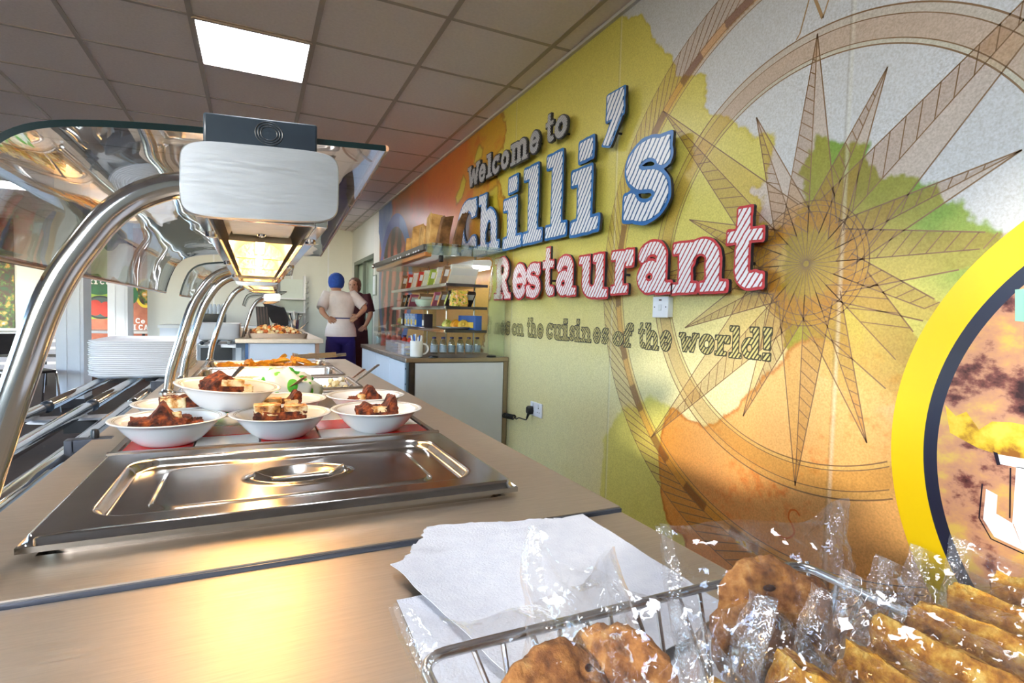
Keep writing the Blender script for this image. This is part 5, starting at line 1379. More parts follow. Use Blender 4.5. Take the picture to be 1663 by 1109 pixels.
# packed sandwiches leaning on the shelves
def pack(y, z, col1, col2, label, group, h=.155, w=.20, th=.026, lean=40, x=1.30):
    t = thing('sandwich_pack', label, 'sandwich pack', (x, y, z), group)
    M_ = Matrix.Translation((x, y, z)) @ Matrix.Rotation(math.radians(lean), 4, 'X')
    bx = MB().box(-w / 2, w / 2, -th / 2, th / 2, 0, h).xform(M_)
    lo = min(v[2] for v in bx.v); M_ = Matrix.Translation((0, 0, z - lo)) @ M_
    part('carton', MB().box(-w / 2, w / 2, -th / 2, th / 2, 0, h).xform(M_), col1, t, bev=.002)
    part('window', MB().box(-w / 2 - .001, -w / 2 + .002, -th / 2 + .003, th / 2 - .003, h * .12, h * .8).xform(M_), col2, t)
    part('label_strip', MB().box(-w / 2 + .01, w / 2 - .01, -th / 2 - .001, -th / 2 + .001, h * .55, h * .92).xform(M_), WHITEP, t)
FILL = mat_multi('sandwich_filling', [(0.36, RGB(150, 40, 46)), (0.48, RGB(206, 120, 70)), (0.58, RGB(206, 190, 90)), (0.7, RGB(110, 150, 60))], 60, rough=.5, bmp=.3)
FILL2 = mat_multi('salad_filling', [(0.36, RGB(86, 120, 44)), (0.5, RGB(202, 200, 80)), (0.62, RGB(236, 220, 150))], 60, rough=.5, bmp=.3)
cR = mat('pack_red', RGB(204, 62, 50), RGB(190, 52, 42), 9, rough=.4); cW = mat('pack_white', RGB(238, 236, 230), RGB(230, 226, 220), 9, rough=.4); cG = mat('pack_green', RGB(156, 178, 72), RGB(140, 164, 58), 9, rough=.4); cB = mat('pack_brown', RGB(150, 112, 84), RGB(134, 98, 72), 9, rough=.5); cP = mat('pack_pink', RGB(200, 110, 130), RGB(186, 96, 118), 9, rough=.4); cK = mat('pack_dark', RGB(60, 50, 54), RGB(48, 40, 44), 9, rough=.4)
top = [(5.0, cB, FILL), (4.80, cR, FILL), (4.62, cW, FILL), (4.46, cR, FILL), (4.30, cW, FILL), (4.14, cG, FILL2), (3.97, cW, FILL2), (3.82, cB, FILL), (3.66, cW, FILL)]
for k, (y, a, b_) in enumerate(top): pack(y - .05, 1.3655, a, b_, ORD[k] + ' sandwich pack from the far end of the top chiller shelf', 'sandwich packs on the top shelf')
mid = [(4.98, cB, FILL), (4.82, cK, FILL), (4.70, cP, FILL), (4.42, cB, FILL), (4.02, cP, FILL), (3.86, cB, FILL), (3.70, cK, FILL2)]
for k, (y, a, b_) in enumerate(mid): pack(y - .04, 1.2125, a, b_, ORD[k] + ' sandwich pack from the far end of the middle chiller shelf', 'sandwich packs on the middle shelf', h=.135, lean=46)
bw = MB(); bw.lathe((1.225, 4.22, 1.2125), [(.05, 0), (.075, .03), (.082, .058), (.078, .060), (.01, .066)], 24)
solo('salad_tub', bw, mat('tub_pale', RGB(206, 220, 198), RGB(196, 212, 188), 6, rough=.3), 'pale lidded salad tub in the middle of the middle chiller shelf', 'tub', (1.225, 4.22, 1.2125))
sal = lumpy(.12, .10, .11, 41, 8, .014); sal.v = [(a + 1.27, b_ + 3.55, c + 1.2125) for a, b_, c in sal.v]
solo('salad_bag', sal, mat_multi('mixed_salad', [(0.36, RGB(60, 96, 40)), (0.48, RGB(226, 206, 84)), (0.56, RGB(236, 150, 50)), (0.66, RGB(240, 240, 226))], 50, rough=.5), 'bright mixed salad bag at the near end of the middle shelf', 'salad', (1.27, 3.55, 1.2125))
# lower shelf
def carton(y, col, label, h=.105, w=.055, x=1.20, d=.07):
    t = thing('carton', label, 'carton', (x, y, 1.0545), 'cartons on the lower chiller shelf')
    part('box', MB().box(x - d / 2, x + d / 2, y - w / 2, y + w / 2, 1.0545, 1.0545 + h), col, t, bev=.003)
    part('label_panel', MB().box(x - d / 2 - .001, x - d / 2 + .001, y - w * .4, y + w * .4, 1.0545 + h * .15, 1.0545 + h * .55), YEL1 if col is not cK else cW, t)
cBl = mat('carton_blue', RGB(56, 100, 176), RGB(46, 88, 162), 6, rough=.35); cBW = mat('carton_blue_white', RGB(214, 222, 236), RGB(120, 150, 206), 40, rough=.35)
for k, (y, c) in enumerate([(4.72, cK), (4.60, cBW), (4.50, cBW), (4.40, cBW), (4.27, cBl), (4.06, cK)]): carton(y, c, ORD[k] + ' drink carton from the far end of the lower chiller shelf')
carton(3.62, cBl, 'wide blue carton behind the plate on the lower shelf', .10, .34, 1.38, .05)
yp = crumple(1.22, 4.90, 1.0545, .05, .07, .034, 5, .25); solo('snack_bag', yp, YEL1, 'crumpled yellow snack bag at the far end of the lower shelf', 'bag', (1.22, 4.9, 1.0545), smooth=80)
pl = MB(); pl.lathe((1.285, 3.66, 1.0545), [(.07, 0), (.10, .006), (.135, .018), (.137, .020), (.10, .010), (.005, .006)], 30)
solo('plate', pl, WHITEC, 'white plate of wrapped rolls on the lower chiller shelf', 'plate', (1.285, 3.66, 1.0545), smooth=50)
for k, (dx, dy, c, nm) in enumerate([(-.04, .05, FILL2, 'pale'), (0, -.01, mat('cheese_orange', RGB(240, 170, 40), RGB(232, 156, 30), 12, rough=.4), 'orange'), (.045, -.05, YEL1, 'yellow')]):
    q = lumpy(.075, .06, .062, 51 + k, 8, .010, top=lambda u, v: 1 - .7 * abs(u * 1.4)); q.v = [(a + 1.285 + dx, b_ + 3.66 + dy, cc + 1.064) for a, b_, cc in q.v]
    solo('filled_roll', q, c, nm + ' wrapped roll on the white plate in the chiller', 'roll', (1.285 + dx, 3.66 + dy, 1.064), 'rolls on the chiller plate')
# bottles
WATER = mat_glass('bottle_clear', (.86, .90, .90, 1), .14, .85, .05, power=1.8)
PURP = mat('cap_purple', RGB(52, 34, 92), RGB(44, 28, 80), 8, rough=.35)
REDJ = mat_multi('juice_label', [(.4, RGB(176, 24, 34)), (.52, RGB(206, 54, 48)), (.6, RGB(90, 140, 60)), (.7, RGB(236, 220, 200))], 60, rough=.3, bmp=0)
def bottle(x, y, z, body, lab_m, label, group, h=.13, r=.028):
    t = thing('drink_bottle', label, 'bottle', (x, y, z), group)
    part('body', MB().lathe((x, y, z), [(r * .9, 0), (r, .006), (r, h * .34), (r * .93, h * .38), (r, h * .42), (r, h * .6), (r * .7, h * .78), (r * .46, h * .86), (r * .46, h * .9)], 18), body, t, smooth=50)
    part('cap', MB().lathe((x, y, z + h * .89), [(r * .56, 0), (r * .56, h * .1), (r * .4, h * .11)], 16), PURP, t)
    part('label_band', MB().lathe((x, y, z), [(r * 1.01, h * .12), (r * 1.02, h * .13), (r * 1.02, h * .5), (r * 1.01, h * .51)], 18, False, False), lab_m, t)
LBL = mat('water_label', RGB(196, 210, 220), RGB(160, 184, 200), 60, rough=.3)
for k, x in enumerate((1.165, 1.232, 1.298, 1.364, 1.430, 1.497)):
    bottle(x, 3.76, .872, WATER, LBL, ORD[k] + ' clear water bottle to the right of the mug in the chiller', 'water bottles at the near end of the chiller', .125, .026)
JB = mat('juice_body', RGB(190, 40, 40), RGB(150, 60, 40), 20, rough=.15)
for k, y in enumerate((4.98, 4.80, 4.60, 4.40, 4.22, 4.06, 3.9)):
    bottle(1.025, y, .872, mat_glass('bottle_clear', ()) if k == 0 else JB, REDJ if k else LBL, ORD[k] + ' bottle from the far end of the front chiller row', 'red drink bottles along the chiller front', .125, .026)
# clear front bin, mug with cutlery
ab = MB()
for q in ((.900, .904, 3.58, 4.14), (.990, .994, 3.58, 4.14)): ab.box(q[0], q[1], q[2], q[3], .872, .955)
for q in ((.904, .990, 3.58, 3.584), (.904, .990, 4.136, 4.14)): ab.box(q[0], q[1], q[2], q[3], .872, .955)
ab.box(.904, .990, 3.584, 4.136, .872, .876)
solo('acrylic_bin', ab, mat_glass('acrylic', (.94, .94, .96, 1), .12, .8, .03, haze=.12), 'clear acrylic bin of sachets on the chiller worktop left of the mug', 'bin', (.947, 3.86, .872))
rnd = random.Random(3)
sach = [mat('sachet_pink', RGB(214, 160, 190), None, 5, rough=.4), YEL1, mat('sachet_blue', RGB(150, 180, 210), None, 5, rough=.4), WHITEP]
for k in range(22):
    M_ = Matrix.Translation((rnd.uniform(.918, .976), rnd.uniform(3.61, 4.11), .883 + .0065 * (k // 3))) @ Matrix.Rotation(rnd.uniform(0, 3), 4, 'Z') @ Matrix.Rotation(rnd.uniform(-.25, .25), 4, 'X')
    o = solo('sauce_sachet', MB().box(-.022, .022, -.014, .014, -.002, .002).xform(M_), sach[k % 4], 'small sauce sachet inside the clear acrylic bin', 'sachet', tuple(M_.translation), 'sachets in the acrylic bin')
t = thing('mug', 'white mug of plastic cutlery on the chiller worktop corner', 'mug', (.963, 3.495, .872))
part('body', MB().lathe((.963, 3.495, .872), [(.034, 0), (.040, .004), (.042, .01), (.042, .108), (.0395, .108), (.0385, .012), (.001, .01)], 28), WHITEC, t, smooth=50)
part('handle', MB().tube([(.963 + .040 * math.cos(0) + .036 * math.sin(a), 3.495 - .01, .872 + .055 + .034 * math.cos(a)) for a in [PI * k / 12 for k in range(13)]], .006, 8), WHITEC, t)
for k in range(8):
    a = 2 * PI * k / 8; c = [mat('cutlery_white', RGB(240, 244, 246), None, 4, rough=.3), mat('cutlery_blue', RGB(60, 110, 200), None, 4, rough=.3)][k in (1, 5)]
    bx_, by_ = .963 + .012 * math.cos(a), 3.495 + .012 * math.sin(a); tx, ty = .963 + .034 * math.cos(a), 3.495 + .034 * math.sin(a)
    m_ = MB().tube([(bx_, by_, .884), (tx, ty, .872 + .118 + .008 * (k % 3)), (tx + .004 * math.cos(a), ty, .872 + .136 + .008 * (k % 3))], [.003, .006, .004], 7)
    solo('plastic_fork', m_, c, ('blue' if k in (1, 5) else 'white') + ' plastic cutlery standing in the white mug', 'cutlery', (bx_, by_, .884), ('blue' if k in (1, 5) else 'white') + ' cutlery in the mug')

# brown paper bags standing on the cabinet roof
PAPER = mat_multi('brown_paper', [(.36, RGB(150, 112, 62)), (.5, RGB(184, 142, 84)), (.66, RGB(204, 164, 104))], 12, rough=.8, bmp=.3, bscale=60)
PAPERD = mat_multi('dark_paper', [(.36, RGB(92, 62, 36)), (.5, RGB(122, 84, 50)), (.66, RGB(146, 104, 64))], 12, rough=.8, bmp=.3, bscale=60)
def bag(x, y, w, d, h, rz, m, label, jag=.03, lean=0.0, seed=1):
    n = 28; rnd = random.Random(seed); base = rrect(0, 0, w, d, .008, 6); L = []
    M_ = Matrix.Translation((x, y, 1.610)) @ Matrix.Rotation(rz, 4, 'Z')
    for q in (0, .05, .3, .6, .85, 1.0):
        loop = []
        for (px, py) in base:
            k = 1 + .06 * mnoise.noise(Vector((px * 30, py * 30, q * 3 + seed))); top = h * q
            if q == 1.0: top += jag * mnoise.noise(Vector((px * 26, py * 26, seed)))
            loop.append(M_ @ Vector((px * k + lean * q * q * h, py * k * (1 - .25 * q), max(0, top))))
        L.append(loop)
    inner = [[Vector((p.x + (x - p.x) * .03, p.y + (y - p.y) * .03, p.z)) for p in L[k]] for k in (5, 3, 1)]
    m_ = MB(); m_.loft(L + inner, True, True)
    return solo('paper_bag', m_, m, label, 'paper bag', (x, y, 1.610), 'paper bags on the chiller roof', smooth=45)
bag(1.28, 4.86, .16, .11, .22, 1.2, PAPER, 'small brown paper bag at the far end of the chiller roof', .05, 0, 1)
bag(1.26, 4.60, .2, .12, .27, 1.35, PAPER, 'torn-topped brown paper bag, second from the far end on the chiller roof', .07, 0, 2)
bag(1.27, 4.33, .2, .13, .25, 1.5, PAPER, 'wide brown paper bag in the middle of the chiller roof', .03, 0, 3)
bag(1.25, 4.08, .2, .12, .30, 1.45, PAPER, 'tall brown paper bag, second from the near end of the chiller roof', .06, .0, 4)
bag(1.25, 3.90, .10, .09, .24, 1.5, PAPERD, 'dark brown paper bag leaning at the near end of the chiller roof', .05, -.7, 5)
bag(1.33, 3.80, .06, .06, .25, 1.5, PAPERD, 'narrow dark paper bag behind the leaning one on the chiller roof', .05, -.8, 6)
# ================================================================== wall fittings
t = thing('isolator_switch', 'white square wall switch just under the red-edged letters', 'switch', (WX, 1.842, 1.17))
part('box', MB().box(WX - .026, WX, 1.795, 1.889, 1.168, 1.254), WHITEP, t, bev=.003)
part('plate', MB().box(WX - .031, WX - .026, 1.793, 1.891, 1.166, 1.256), mat('plate_white', RGB(240, 240, 244), None, 4, rough=.3), t, bev=.002)
part('neon', MB().box(WX - .0325, WX - .030, 1.834, 1.850, 1.238, 1.244), mat('neon_dark_red', RGB(70, 8, 10), None, 4, rough=.3), t)
part('rocker', MB().box(WX - .035, WX - .030, 1.832, 1.852, 1.196, 1.222), WHITEP, t, bev=.002)
for y in (1.806, 1.878): part('screw', MB().lathe((0, 0, 0), [(.003, 0), (.003, .001), (.0005, .0015)], 10).xform(Matrix.Translation((WX - .031, y, 1.211)) @ Matrix.Rotation(-PI / 2, 4, 'Y')), DARKST, t)
t = thing('double_socket', 'white double wall socket with a black plug in its left side', 'socket', (WX, 2.99, .53))
part('plate', MB().box(WX - .010, WX, 2.915, 3.065, .532, .62), mat('plate_white', RGB(240, 240, 244)), t, bev=.003)
for y in (2.955, 3.03):
    part('rocker', MB().box(WX - .013, WX - .009, y - .008, y + .008, .597, .612), WHITEP, t, bev=.001)
    pn = MB(); pn.box(WX - .0105, WX - .009, y - .004, y + .004, .585, .593); pn.box(WX - .0105, WX - .009, y - .016, y - .008, .56, .565); pn.box(WX - .0105, WX - .009, y + .008, y + .016, .56, .565)
    part('pin_slots', pn, BLACKP, t)
t = thing('plug', 'black plug and coiled lead running to the chiller cabinet', 'plug', (WX - .03, 3.045, .54))
part('plug_top', MB().loft([[(x, 3.045 + a, .565 + b_) for a, b_ in rrect(0, 0, w, h, .012, 4)] for x, w, h in ((WX - .0105, .05, .05), (WX - .03, .05, .052), (WX - .042, .036, .04))], True, True), BLACKP, t)
part('cord_grip', MB().tube([(WX - .028, 3.05, .545), (WX - .028, 3.062, .525), (WX - .028, 3.075, .505)], [.011, .008, .006], 10), BLACKP, t)
cpth = [(WX - .028, 3.075, .505), (WX - .025, 3.09, .495), (WX - .022, 3.14, .49), (WX - .022, 3.20, .487), (WX - .022, 3.24, .472), (WX - .022, 3.26, .48)]
cpth = [tuple(p) for p in smoothpath(cpth, 5)]
for k in range(150):
    a = k / 12 * 2 * PI / 1.5; y = 3.27 + k * .0013; z = .478 - k * .00012
    cpth.append((WX - .024 + .013 * math.cos(a), y, z + .015 * math.sin(a)))
cpth.append((WX - .03, 3.472, .462))
part('lead', MB().tube(cpth, .0040, 8), BLACKP, t, smooth=60)

# ================================================================== the second counter further down the room
IX = .135
t = thing('second_counter', 'pale-panelled serving counter further down the room', 'counter', (.2, 6.4, 0))
part('worktop', MB().box(CX0 + IX - .02, CX1 + IX, 5.24, 7.62, .866, .905), STEEL, t, bev=.003)
part('front_panel', MB().box(-.035, .50, 5.262, 5.274, .06, .862), PANELB, t, bev=.002)
bd = MB().box(-.045, .53, 5.274, 7.58, .08, .866); part('cabinet', bd, PANELB, t)
part('corner_post', MB().box(.502, .535, 5.258, 5.30, .05, .866), mat('post_copper', RGB(176, 140, 116), None, 5, rough=.35, metal=.4), t)
part('corner_post', MB().box(-.075, -.05, 5.258, 5.30, .05, .866), mat('post_blue', RGB(70, 104, 150), None, 5, rough=.35), t)
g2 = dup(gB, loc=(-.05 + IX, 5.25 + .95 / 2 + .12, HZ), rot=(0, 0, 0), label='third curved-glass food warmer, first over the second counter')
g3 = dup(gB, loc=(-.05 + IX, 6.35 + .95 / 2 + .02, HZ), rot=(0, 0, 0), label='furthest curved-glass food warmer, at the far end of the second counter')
MIXF = [mat('food_golden', RGB(244, 176, 66), RGB(230, 150, 44), 20, rough=.45), mat('food_cream', RGB(252, 232, 180), RGB(244, 214, 150), 20, rough=.45), mat('food_orange', RGB(226, 116, 36), RGB(206, 96, 26), 20, rough=.45), CREAM, mat('food_brown', RGB(150, 80, 34), RGB(130, 64, 26), 20, rough=.5)]
for k, (y0, y1, n) in enumerate(((5.33, 5.63, 160), (5.72, 6.05, 200), (6.2, 6.6, 200))):
    M_ = MB(); cx, cy, w, d, zt = .195, (y0 + y1) / 2, .50, y1 - y0, HZ
    M_.loft([at_z(rrect(cx, cy, w - 2 * i_, d - 2 * i_, r), z) for i_, r, z in ((.012, .03, zt), (0, .02, zt + .045), (.012, .03, zt + .045), (.02, .03, zt + .012))], True, True)
    solo('food_pan', M_, PAN, ORD[k] + ' raised steel food pan on the second counter, counted from the near end', 'pan', (cx, cy, zt))
    heap(-.03, .42, y0 + .03, y1 - .03, HZ + .018, .075 if k else .05, n, 60 + k, .032, MIXF, 'hot food heaped in the ' + ORD[k] + ' pan of the second counter', 'hot_food', 'food')
spoon((.12, 5.80, HZ + .06), (.20, 5.72, HZ + .13), .008, 'dark spoon handle in the middle of the second counter', DARKST, bowl_=False)
spoon((.24, 5.80, HZ + .06), (.31, 5.74, HZ + .11), .008, 'dark spoon handle right of the middle on the second counter', DARKST, bowl_=False)
spoon((.36, 5.62, HZ + .05), (.47, 5.60, HZ + .15), .009, 'pale serving handle at the right end of the second counter', PAN, bowl_=False)
tray_slide(5.2, 7.5, True, (5.4,), 'chrome tray rails beside the second counter', xs=(-.20, -.30, -.40), bracket=[5.32])
tray_stack(-.275, 5.52, .8862, 19, 'white tray inside the stack beside the second counter', 'white trays stacked by the second counter', first='topmost white tray of the stack beside the second counter', pitch=.0074)
bk = MB().box(-.44, -.10, 6.0, 6.5, .1, .80)
t = thing('undercounter_unit', 'dark undercounter unit below the tray rails of the second counter', 'cabinet', (-.27, 6.2, 0))
part('carcass', MB().box(-.50, -.09, 6.0, 6.5, 0, .82), mat('unit_grey', RGB(150, 156, 164), None, 4, rough=.4), t)
part('door', MB().box(-.47, -.20, 5.985, 6.0, .1, .78), BLACKP, t); part('label_plate', MB().box(-.17, -.12, 5.99, 6.0, .66, .78), WHITEP, t)

# till end
t = thing('till_counter', 'white till counter behind the second serving counter', 'counter', (.2, 8.3, 0))
part('worktop', MB().box(-.30, .62, 7.9, 8.8, .86, .90), STEEL, t); part('cabinet', MB().box(-.28, .60, 7.93, 8.78, 0, .86), PANELB, t)
t = thing('till_screen', 'dark touch-screen till tilted back on the till counter', 'till', (.30, 8.2, .90))
part('base', MB().box(.22, .46, 8.06, 8.36, .90, .95), BLACKP, t, bev=.01)
part('screen', MB().obox((.29, 8.16, 1.10), (.135, 0, -.035), (.006, .015, .004), (-.06, .015, .14)), mat('screen_dark', RGB(50, 50, 54), RGB(40, 40, 44), 4, rough=.15), t, bev=.006)
part('stem', MB().tube([(.33, 8.22, .93), (.31, 8.2, 1.05)], .03, 12), BLACKP, t)
t = thing('menu_rack', 'dark slatted leaflet rack left of the till screen', 'rack', (.10, 8.1, .90))
part('back', MB().obox((.10, 8.16, 1.05), (.08, 0, 0), (0, .01, .0), (-.012, .02, .16)), BLACKP, t)
for k in range(4): part('slat', MB().obox((.046 + .036 * k, 8.14, 1.05), (.010, 0, 0), (0, .012, 0), (-.012, .02, .155)), mat('rack_brown', RGB(84, 66, 62), RGB(66, 52, 50), 8, rough=.4), t)
t = thing('utensil_pot', 'steel pot of utensils right of the till screen', 'pot', (.50, 8.0, .90))
part('pot', MB().lathe((.50, 8.02, .90), [(.06, 0), (.07, .14), (.062, .14), (.055, .01), (.001, .01)], 18), CHROME, t)
for k in range(7):
    a = k * .9; m_ = MB().tube([(.50 + .02 * math.cos(a), 8.02 + .02 * math.sin(a), .912), (.50 + .075 * math.cos(a), 8.02 + .06 * math.sin(a), 1.10 + .03 * (k % 3))], [.006, .010], 8)
    solo('utensil', m_, [PAN, BLACKP, WHITEC][k % 3], ['steel', 'black', 'white'][k % 3] + ' utensil standing in the steel pot by the till', 'utensil', (.5, 8.02, .912), ['steel', 'black', 'white'][k % 3] + ' utensils in the till pot')
# back counter under the far wall
t = thing('back_counter', 'pale counter along the far wall behind the tray stack', 'counter', (-.55, 9.9, 0))
part('worktop', MB().box(-1.3, .1, 9.5, 10.28, .86, .90), WHITEP, t); part('cabinet', MB().box(-1.28, .08, 9.55, 10.28, 0, .86), PANELB, t)
t = thing('microwave', 'black microwave under the cups on the far counter', 'microwave', (-.57, 9.8, .90))
part('case', MB().box(-.74, -.42, 9.62, 9.98, .90, 1.085), BLACKP, t, bev=.006); part('door', MB().box(-.73, -.52, 9.61, 9.62, .915, 1.075), mat('door_glass_dark', RGB(30, 30, 34), None, 4, rough=.1), t)
for k in range(5):
    x = -.69 + .057 * k; m_ = MB().lathe((x, 9.78, 1.085), [(.024, 0), (.034, .10), (.031, .10), (.022, .006), (.001, .006)], 18)
    m_.lathe((x, 9.78, 1.181), [(.030, 0), (.020, .035), (.018, .05), (.012, .055)], 16, True, True)
    solo('lidded_cup', m_, mat('cup_clear', RGB(206, 214, 224), RGB(190, 200, 212), 6, rough=.25), ORD[k] + ' pale lidded cup from the left on the black microwave', 'cup', (x, 9.78, 1.085), 'cups on the microwave')
t = thing('wall_rack', 'steel upright shelving rack on the far wall behind the till', 'shelf', (.62, 10.2, 0))
for x in (.30, .79): part('upright', MB().box(x - .02, x + .02, 10.22, 10.29, 0, 1.78), STEELV, t)
for z in (.5, 1.13, 1.36): part('shelf', MB().box(.30, .79, 9.98, 10.28, z, z + .02), STEELV, t)
for k in range(6): part('hook', MB().tube([(.80, 10.2, 1.2 + .09 * k), (.84, 10.15, 1.2 + .09 * k), (.84, 10.12, 1.23 + .09 * k)], .007, 8), CHROME, t)
part('back_sheet', MB().box(.32, .77, 10.285, 10.295, 1.15, 1.72), mat('sheet_pale', RGB(214, 222, 214), None, 3, rough=.4), t)
t = thing('notice', 'small framed notice on the mural wall just before the door', 'notice', (WX - .02, 8.14, 1.55))
part('frame', MB().box(WX - .018, WX - .001, 8.02, 8.24, 1.42, 1.72), mat('notice_frame', RGB(90, 110, 100), None, 4, rough=.4), t); part('sheet', MB().box(WX - .0195, WX - .017, 8.035, 8.225, 1.435, 1.705), WHITEP, t)

# ================================================================== two members of staff
SKIN = mat('skin', RGB(206, 160, 134), RGB(196, 148, 122), 9, rough=.5, sss=.1)
def skin_body(verts, edges, root=0):
    bm = bmesh.new(); L_ = bm.verts.layers.skin.verify(); bv = []
    for k, (p, r) in enumerate(verts):
        v = bm.verts.new(p); s = v[L_]; s.radius = (r, r) if not isinstance(r, tuple) else r; s.use_root = (k == root); bv.append(v)
    for a, b_ in edges: bm.edges.new((bv[a], bv[b_]))
    me = bpy.data.meshes.new('tmp'); bm.to_mesh(me); bm.free()
    o = bpy.data.objects.new('tmp', me); COL.objects.link(o)
    m = o.modifiers.new('skin', 'SKIN'); m.use_smooth_shade = True; m.branch_smoothing = .4
    s = o.modifiers.new('sub', 'SUBSURF'); s.levels = 2; s.render_levels = 2
    dg_ = bpy.context.evaluated_depsgraph_get(); ev = o.evaluated_get(dg_); e = ev.to_mesh()
    vs = [tuple(v.co) for v in e.vertices]; fs = [tuple(p_.vertices) for p_ in e.polygons]
    ev.to_mesh_clear(); bpy.data.objects.remove(o); bpy.data.meshes.remove(me)
    return vs, fs
def ellipse(c, rx, ry, n=24, rz=0):
    return [(c[0] + rx * math.cos(2 * PI * k / n) * math.cos(rz) - ry * math.sin(2 * PI * k / n) * math.sin(rz), c[1] + rx * math.cos(2 * PI * k / n) * math.sin(rz) + ry * math.sin(2 * PI * k / n) * math.cos(rz), c[2]) for k in range(n)]
def person(x, y, face, label, J, top_m, leg_m, hair, headwear, hem, long_skirt=False):
    """J: joints in the person's own frame, x to the person's right as seen from behind, y forward"""
    t = thing('person', label, 'person', (x, y, 0))
    M_ = Matrix.Translation((x, y, 0)) @ Matrix.Rotation(face, 4, 'Z')
    W = lambda p: tuple(M_ @ Vector(p))
    V = []; E_ = []; ix = {}
    def add(n, p, r, to=None):
        ix[n] = len(V); V.append((W(p), r))
        if to is not None: E_.append((ix[to], ix[n]))
    add('pel', (0, 0, .90), (.125, .10)); add('wai', (0, 0, 1.06), (.115, .085), 'pel'); add('che', J['che'], (.135, .095), 'wai')
    add('nb', J['nb'], .055, 'che'); add('nk', J['nk'], .048, 'nb'); add('hd', J['hd'], .062, 'nk')
    for s, n in ((-1, 'l'), (1, 'r')):
        add(n + 'sh', J[n + 'sh'], .05, 'che'); add(n + 'el', J[n + 'el'], .038, n + 'sh'); add(n + 'wr', J[n + 'wr'], .026, n + 'el'); add(n + 'ha', J[n + 'ha'], .024, n + 'wr')
        add(n + 'hp', (s * .085, 0, .84), .092, 'pel'); add(n + 'kn', (s * .088, .01, .47), .058, n + 'hp'); add(n + 'an', (s * .09, -.02, .09), .038, n + 'kn'); add(n + 'to', (s * .095, .13, .045), .032, n + 'an')
    vs, fs = skin_body(V, E_)
    b = MB(); b.add(vs, fs)
    hd = Vector(J['hd'])
    h = MB(); loops = []
    for q, rx, ry, oy in ((-.115, .018, .02, .045), (-.105, .038, .05, .03), (-.07, .055, .075, .015), (-.03, .066, .088, .004), (.01, .073, .096, 0), (.05, .074, .098, -.004), (.085, .062, .082, -.006), (.108, .035, .045, -.006), (.114, .008, .01, -.006)):
        loops.append([(hd.x + px, hd.y + py, hd.z + q) for px, py, _ in ellipse((0, oy, 0), rx, ry)])
    h.loft(loops)
    h.loft([[(hd.x + a, hd.y + .088 + d, hd.z + z) for a, d in ((-w, 0), (0, o_), (w, 0), (0, -.01))] for z, w, o_ in ((.02, .008, .006), (-.005, .012, .016), (-.025, .017, .024), (-.032, .012, .008))])
    for s in (-1, 1): h.ball((hd.x + s * .074, hd.y - .006, hd.z - .005), .026, 10, s=(.35, .7, 1))
    h.xform(M_); b.add(h.v, h.f)
    for n in ('l', 'r'):                      # five bent fingers per hand, closed on the hip
        ha, wr = Vector(J[n + 'ha']), Vector(J[n + 'wr']); d = (ha - wr).normalized(); s = d.cross(Vector((0, 1, 0))).normalized()
        for k, (o_, L_) in enumerate(((-.030, .055), (-.012, .072), (.008, .078), (.026, .066))):
            p0 = ha + s * o_ * .9; p1 = p0 + d * L_ * .55 + Vector((0, .006, -.004)); p2 = p1 + d * L_ * .4 + Vector((0, .022, -.008))
            f_ = MB().tube([p0 - d * .015, p0, p1, p2], [.010, .0095, .0085, .006], 8).xform(M_); b.add(f_.v, f_.f)
        p0 = wr + d * .012 - s * .02; f_ = MB().tube([p0, p0 - s * .022 + d * .02, p0 - s * .03 + d * .045 + Vector((0, -.012, 0))], [.011, .010, .007], 8).xform(M_); b.add(f_.v, f_.f)
    part('body', b, SKIN, t, smooth=180)
    fc_ = MB()
    for s in (-1, 1): fc_.ball((hd.x + s * .028, hd.y + .086, hd.z + .018), .009, 10)
    part('eyes', fc_.xform(M_), mat('eye_dark', RGB(40, 30, 26), None, 4, rough=.2), t)
    part('mouth', MB().ball((hd.x, hd.y + .083, hd.z - .055), .022, 10, s=(1, .4, .28)).xform(M_), mat('lips', RGB(166, 92, 84), None, 4, rough=.4), t)
    # tunic: an elliptical body plus short sleeves in one mesh
    tu = MB(); c = Vector(J['che']); nb = Vector(J['nb'])
    rows = [(hem, 0, .192, .148), (hem + .1, 0, .182, .142), (1.04, 0, .150, .118), (1.10, 0, .138, .106), (1.2, c.x * .6, .165, .118), (c.z, c.x, .185, .125), (c.z + .08, c.x, .18, .118), (c.z + .125, c.x, .14, .10), (nb.z + .015, nb.x, .068, .07)]
    if long_skirt: rows = [(.30, 0, .23, .19), (.6, 0, .205, .16)] + rows[1:]
    tu.loft([ellipse((x_, 0, z), a, d) for z, x_, a, d in rows], False, False)
    for n in ('l', 'r'):
        sh, el = Vector(J[n + 'sh']), Vector(J[n + 'el']); q = sh + (el - sh) * .86
        tu.tube([sh + (Vector((c.x, 0, c.z)) - sh) * .45, sh + (el - sh) * .05, sh + (el - sh) * .5, q], [.075, .078, .068, .066], 16)
    part('tunic', tu.xform(M_), top_m, t, smooth=60)
    if not long_skirt:
        part('apron_tie', MB().loft([ellipse((0, 0, z), .147, .114) for z in (1.078, 1.094)], False, False).xform(M_), mat('tie_navy', RGB(70, 74, 120), None, 4, rough=.7), t)
    tr = MB()
    for s in (-1, 1): tr.loft([ellipse((s * xx, yy, z), a, d) for z, xx, yy, a, d in ((.06, .092, -.02, .085, .085), (.3, .09, -.01, .092, .09), (.5, .09, 0, .098, .098), (.8, .082, 0, .095, .105), (.93, .06, 0, .085, .09))], True, True)
    tr.loft([ellipse((0, 0, z), a, d) for z, a, d in ((.76, .13, .10), (.80, .165, .122), (.86, .172, .126), (.95, .15, .112))], True, True)
    part('trousers', tr.xform(M_), leg_m, t, smooth=60)
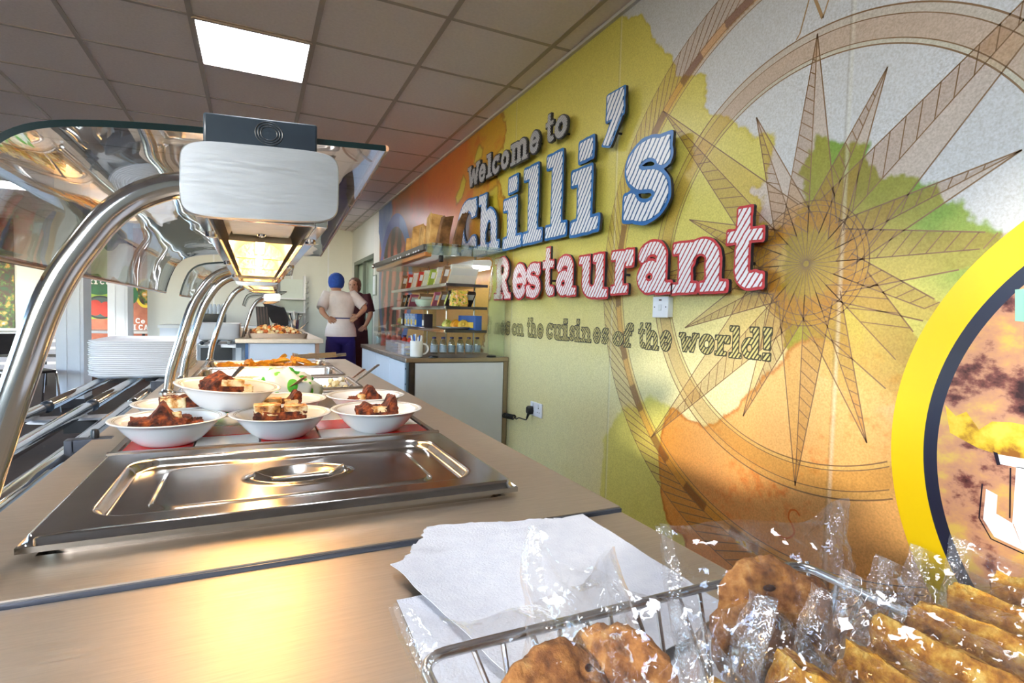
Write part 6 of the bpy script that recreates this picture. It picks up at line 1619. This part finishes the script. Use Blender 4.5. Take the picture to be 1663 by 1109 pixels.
    for s in (-1, 1):
        part('shoe', MB().loft([ellipse((s * .093, yy, z), a, d) for z, yy, a, d in ((0, .05, .045, .13), (.03, .05, .046, .13), (.06, .03, .042, .10), (.09, -.02, .04, .055))], True, True).xform(M_), BLACKP, t)
    if headwear:
        hw = MB(); hw.loft([[(hd.x + px, hd.y + py, hd.z + q) for px, py, _ in ellipse((0, -.012, 0), rx, ry)] for q, rx, ry in ((-.045, .070, .085), (-.02, .088, .104), (.03, .098, .116), (.08, .092, .108), (.12, .066, .078), (.142, .03, .036), (.146, .004, .005))], True, True)
        part('hair_net', hw.xform(M_), headwear, t, smooth=60)
    else:
        hr = MB(); hr.loft([[(hd.x + px, hd.y + py - .012, hd.z + q) for px, py, _ in ellipse((0, 0, 0), rx, ry)] for q, rx, ry in ((-.075, .06, .05), (-.04, .080, .080), (.03, .086, .098), (.08, .076, .090), (.115, .046, .056), (.128, .006, .008))], True, True)
        part('hair', hr.xform(M_), hair, t, smooth=60)
    return t
TUN = mat('tunic_white', RGB(236, 226, 224), RGB(226, 216, 214), 10, rough=.8, bmp=.4, bscale=14, bdist=.01)
J1 = dict(che=(-.015, 0, 1.27), nb=(-.045, 0, 1.405), nk=(-.055, .01, 1.445), hd=(-.06, .015, 1.50), lsh=(-.17, 0, 1.36), lel=(-.245, -.09, 1.17), lwr=(-.17, -.115, 1.085), lha=(-.135, -.118, 1.075), rsh=(.135, 0, 1.37), rel=(.285, -.08, 1.22), rwr=(.185, -.115, 1.12), rha=(.155, -.118, 1.10))
person(.965, 7.0, 0.0, 'person in a white tunic and blue hair net seen from behind, hands on hips', J1, TUN, mat('trousers_navy', RGB(48, 40, 128), RGB(40, 32, 112), 10, rough=.8), None, mat('hair_net_blue', RGB(38, 84, 180), RGB(28, 70, 164), 40, rough=.7, bmp=.4, bscale=60), .86)
J2 = dict(che=(0, 0, 1.29), nb=(0, 0, 1.43), nk=(0, .01, 1.47), hd=(0, .02, 1.525), lsh=(-.165, 0, 1.385), lel=(-.24, .02, 1.14), lwr=(-.20, .12, .98), lha=(-.185, .15, .96), rsh=(.165, 0, 1.385), rel=(.235, .0, 1.14), rwr=(.17, .13, 1.05), rha=(.14, .155, 1.045))
person(1.27, 7.85, 2.6, 'person in a maroon dress facing the camera, standing behind the white tunic', J2, mat('dress_maroon', RGB(84, 42, 50), RGB(68, 32, 40), 8, rough=.85, bmp=.4, bscale=14, bdist=.01), mat('trousers_dark', RGB(50, 30, 36), None, 8, rough=.8), mat('hair_brown', RGB(110, 76, 52), RGB(80, 54, 38), 30, rough=.7, stretch=(1, 1, 5)), None, .8, long_skirt=True)
# dark bag carried low by the first person's left side
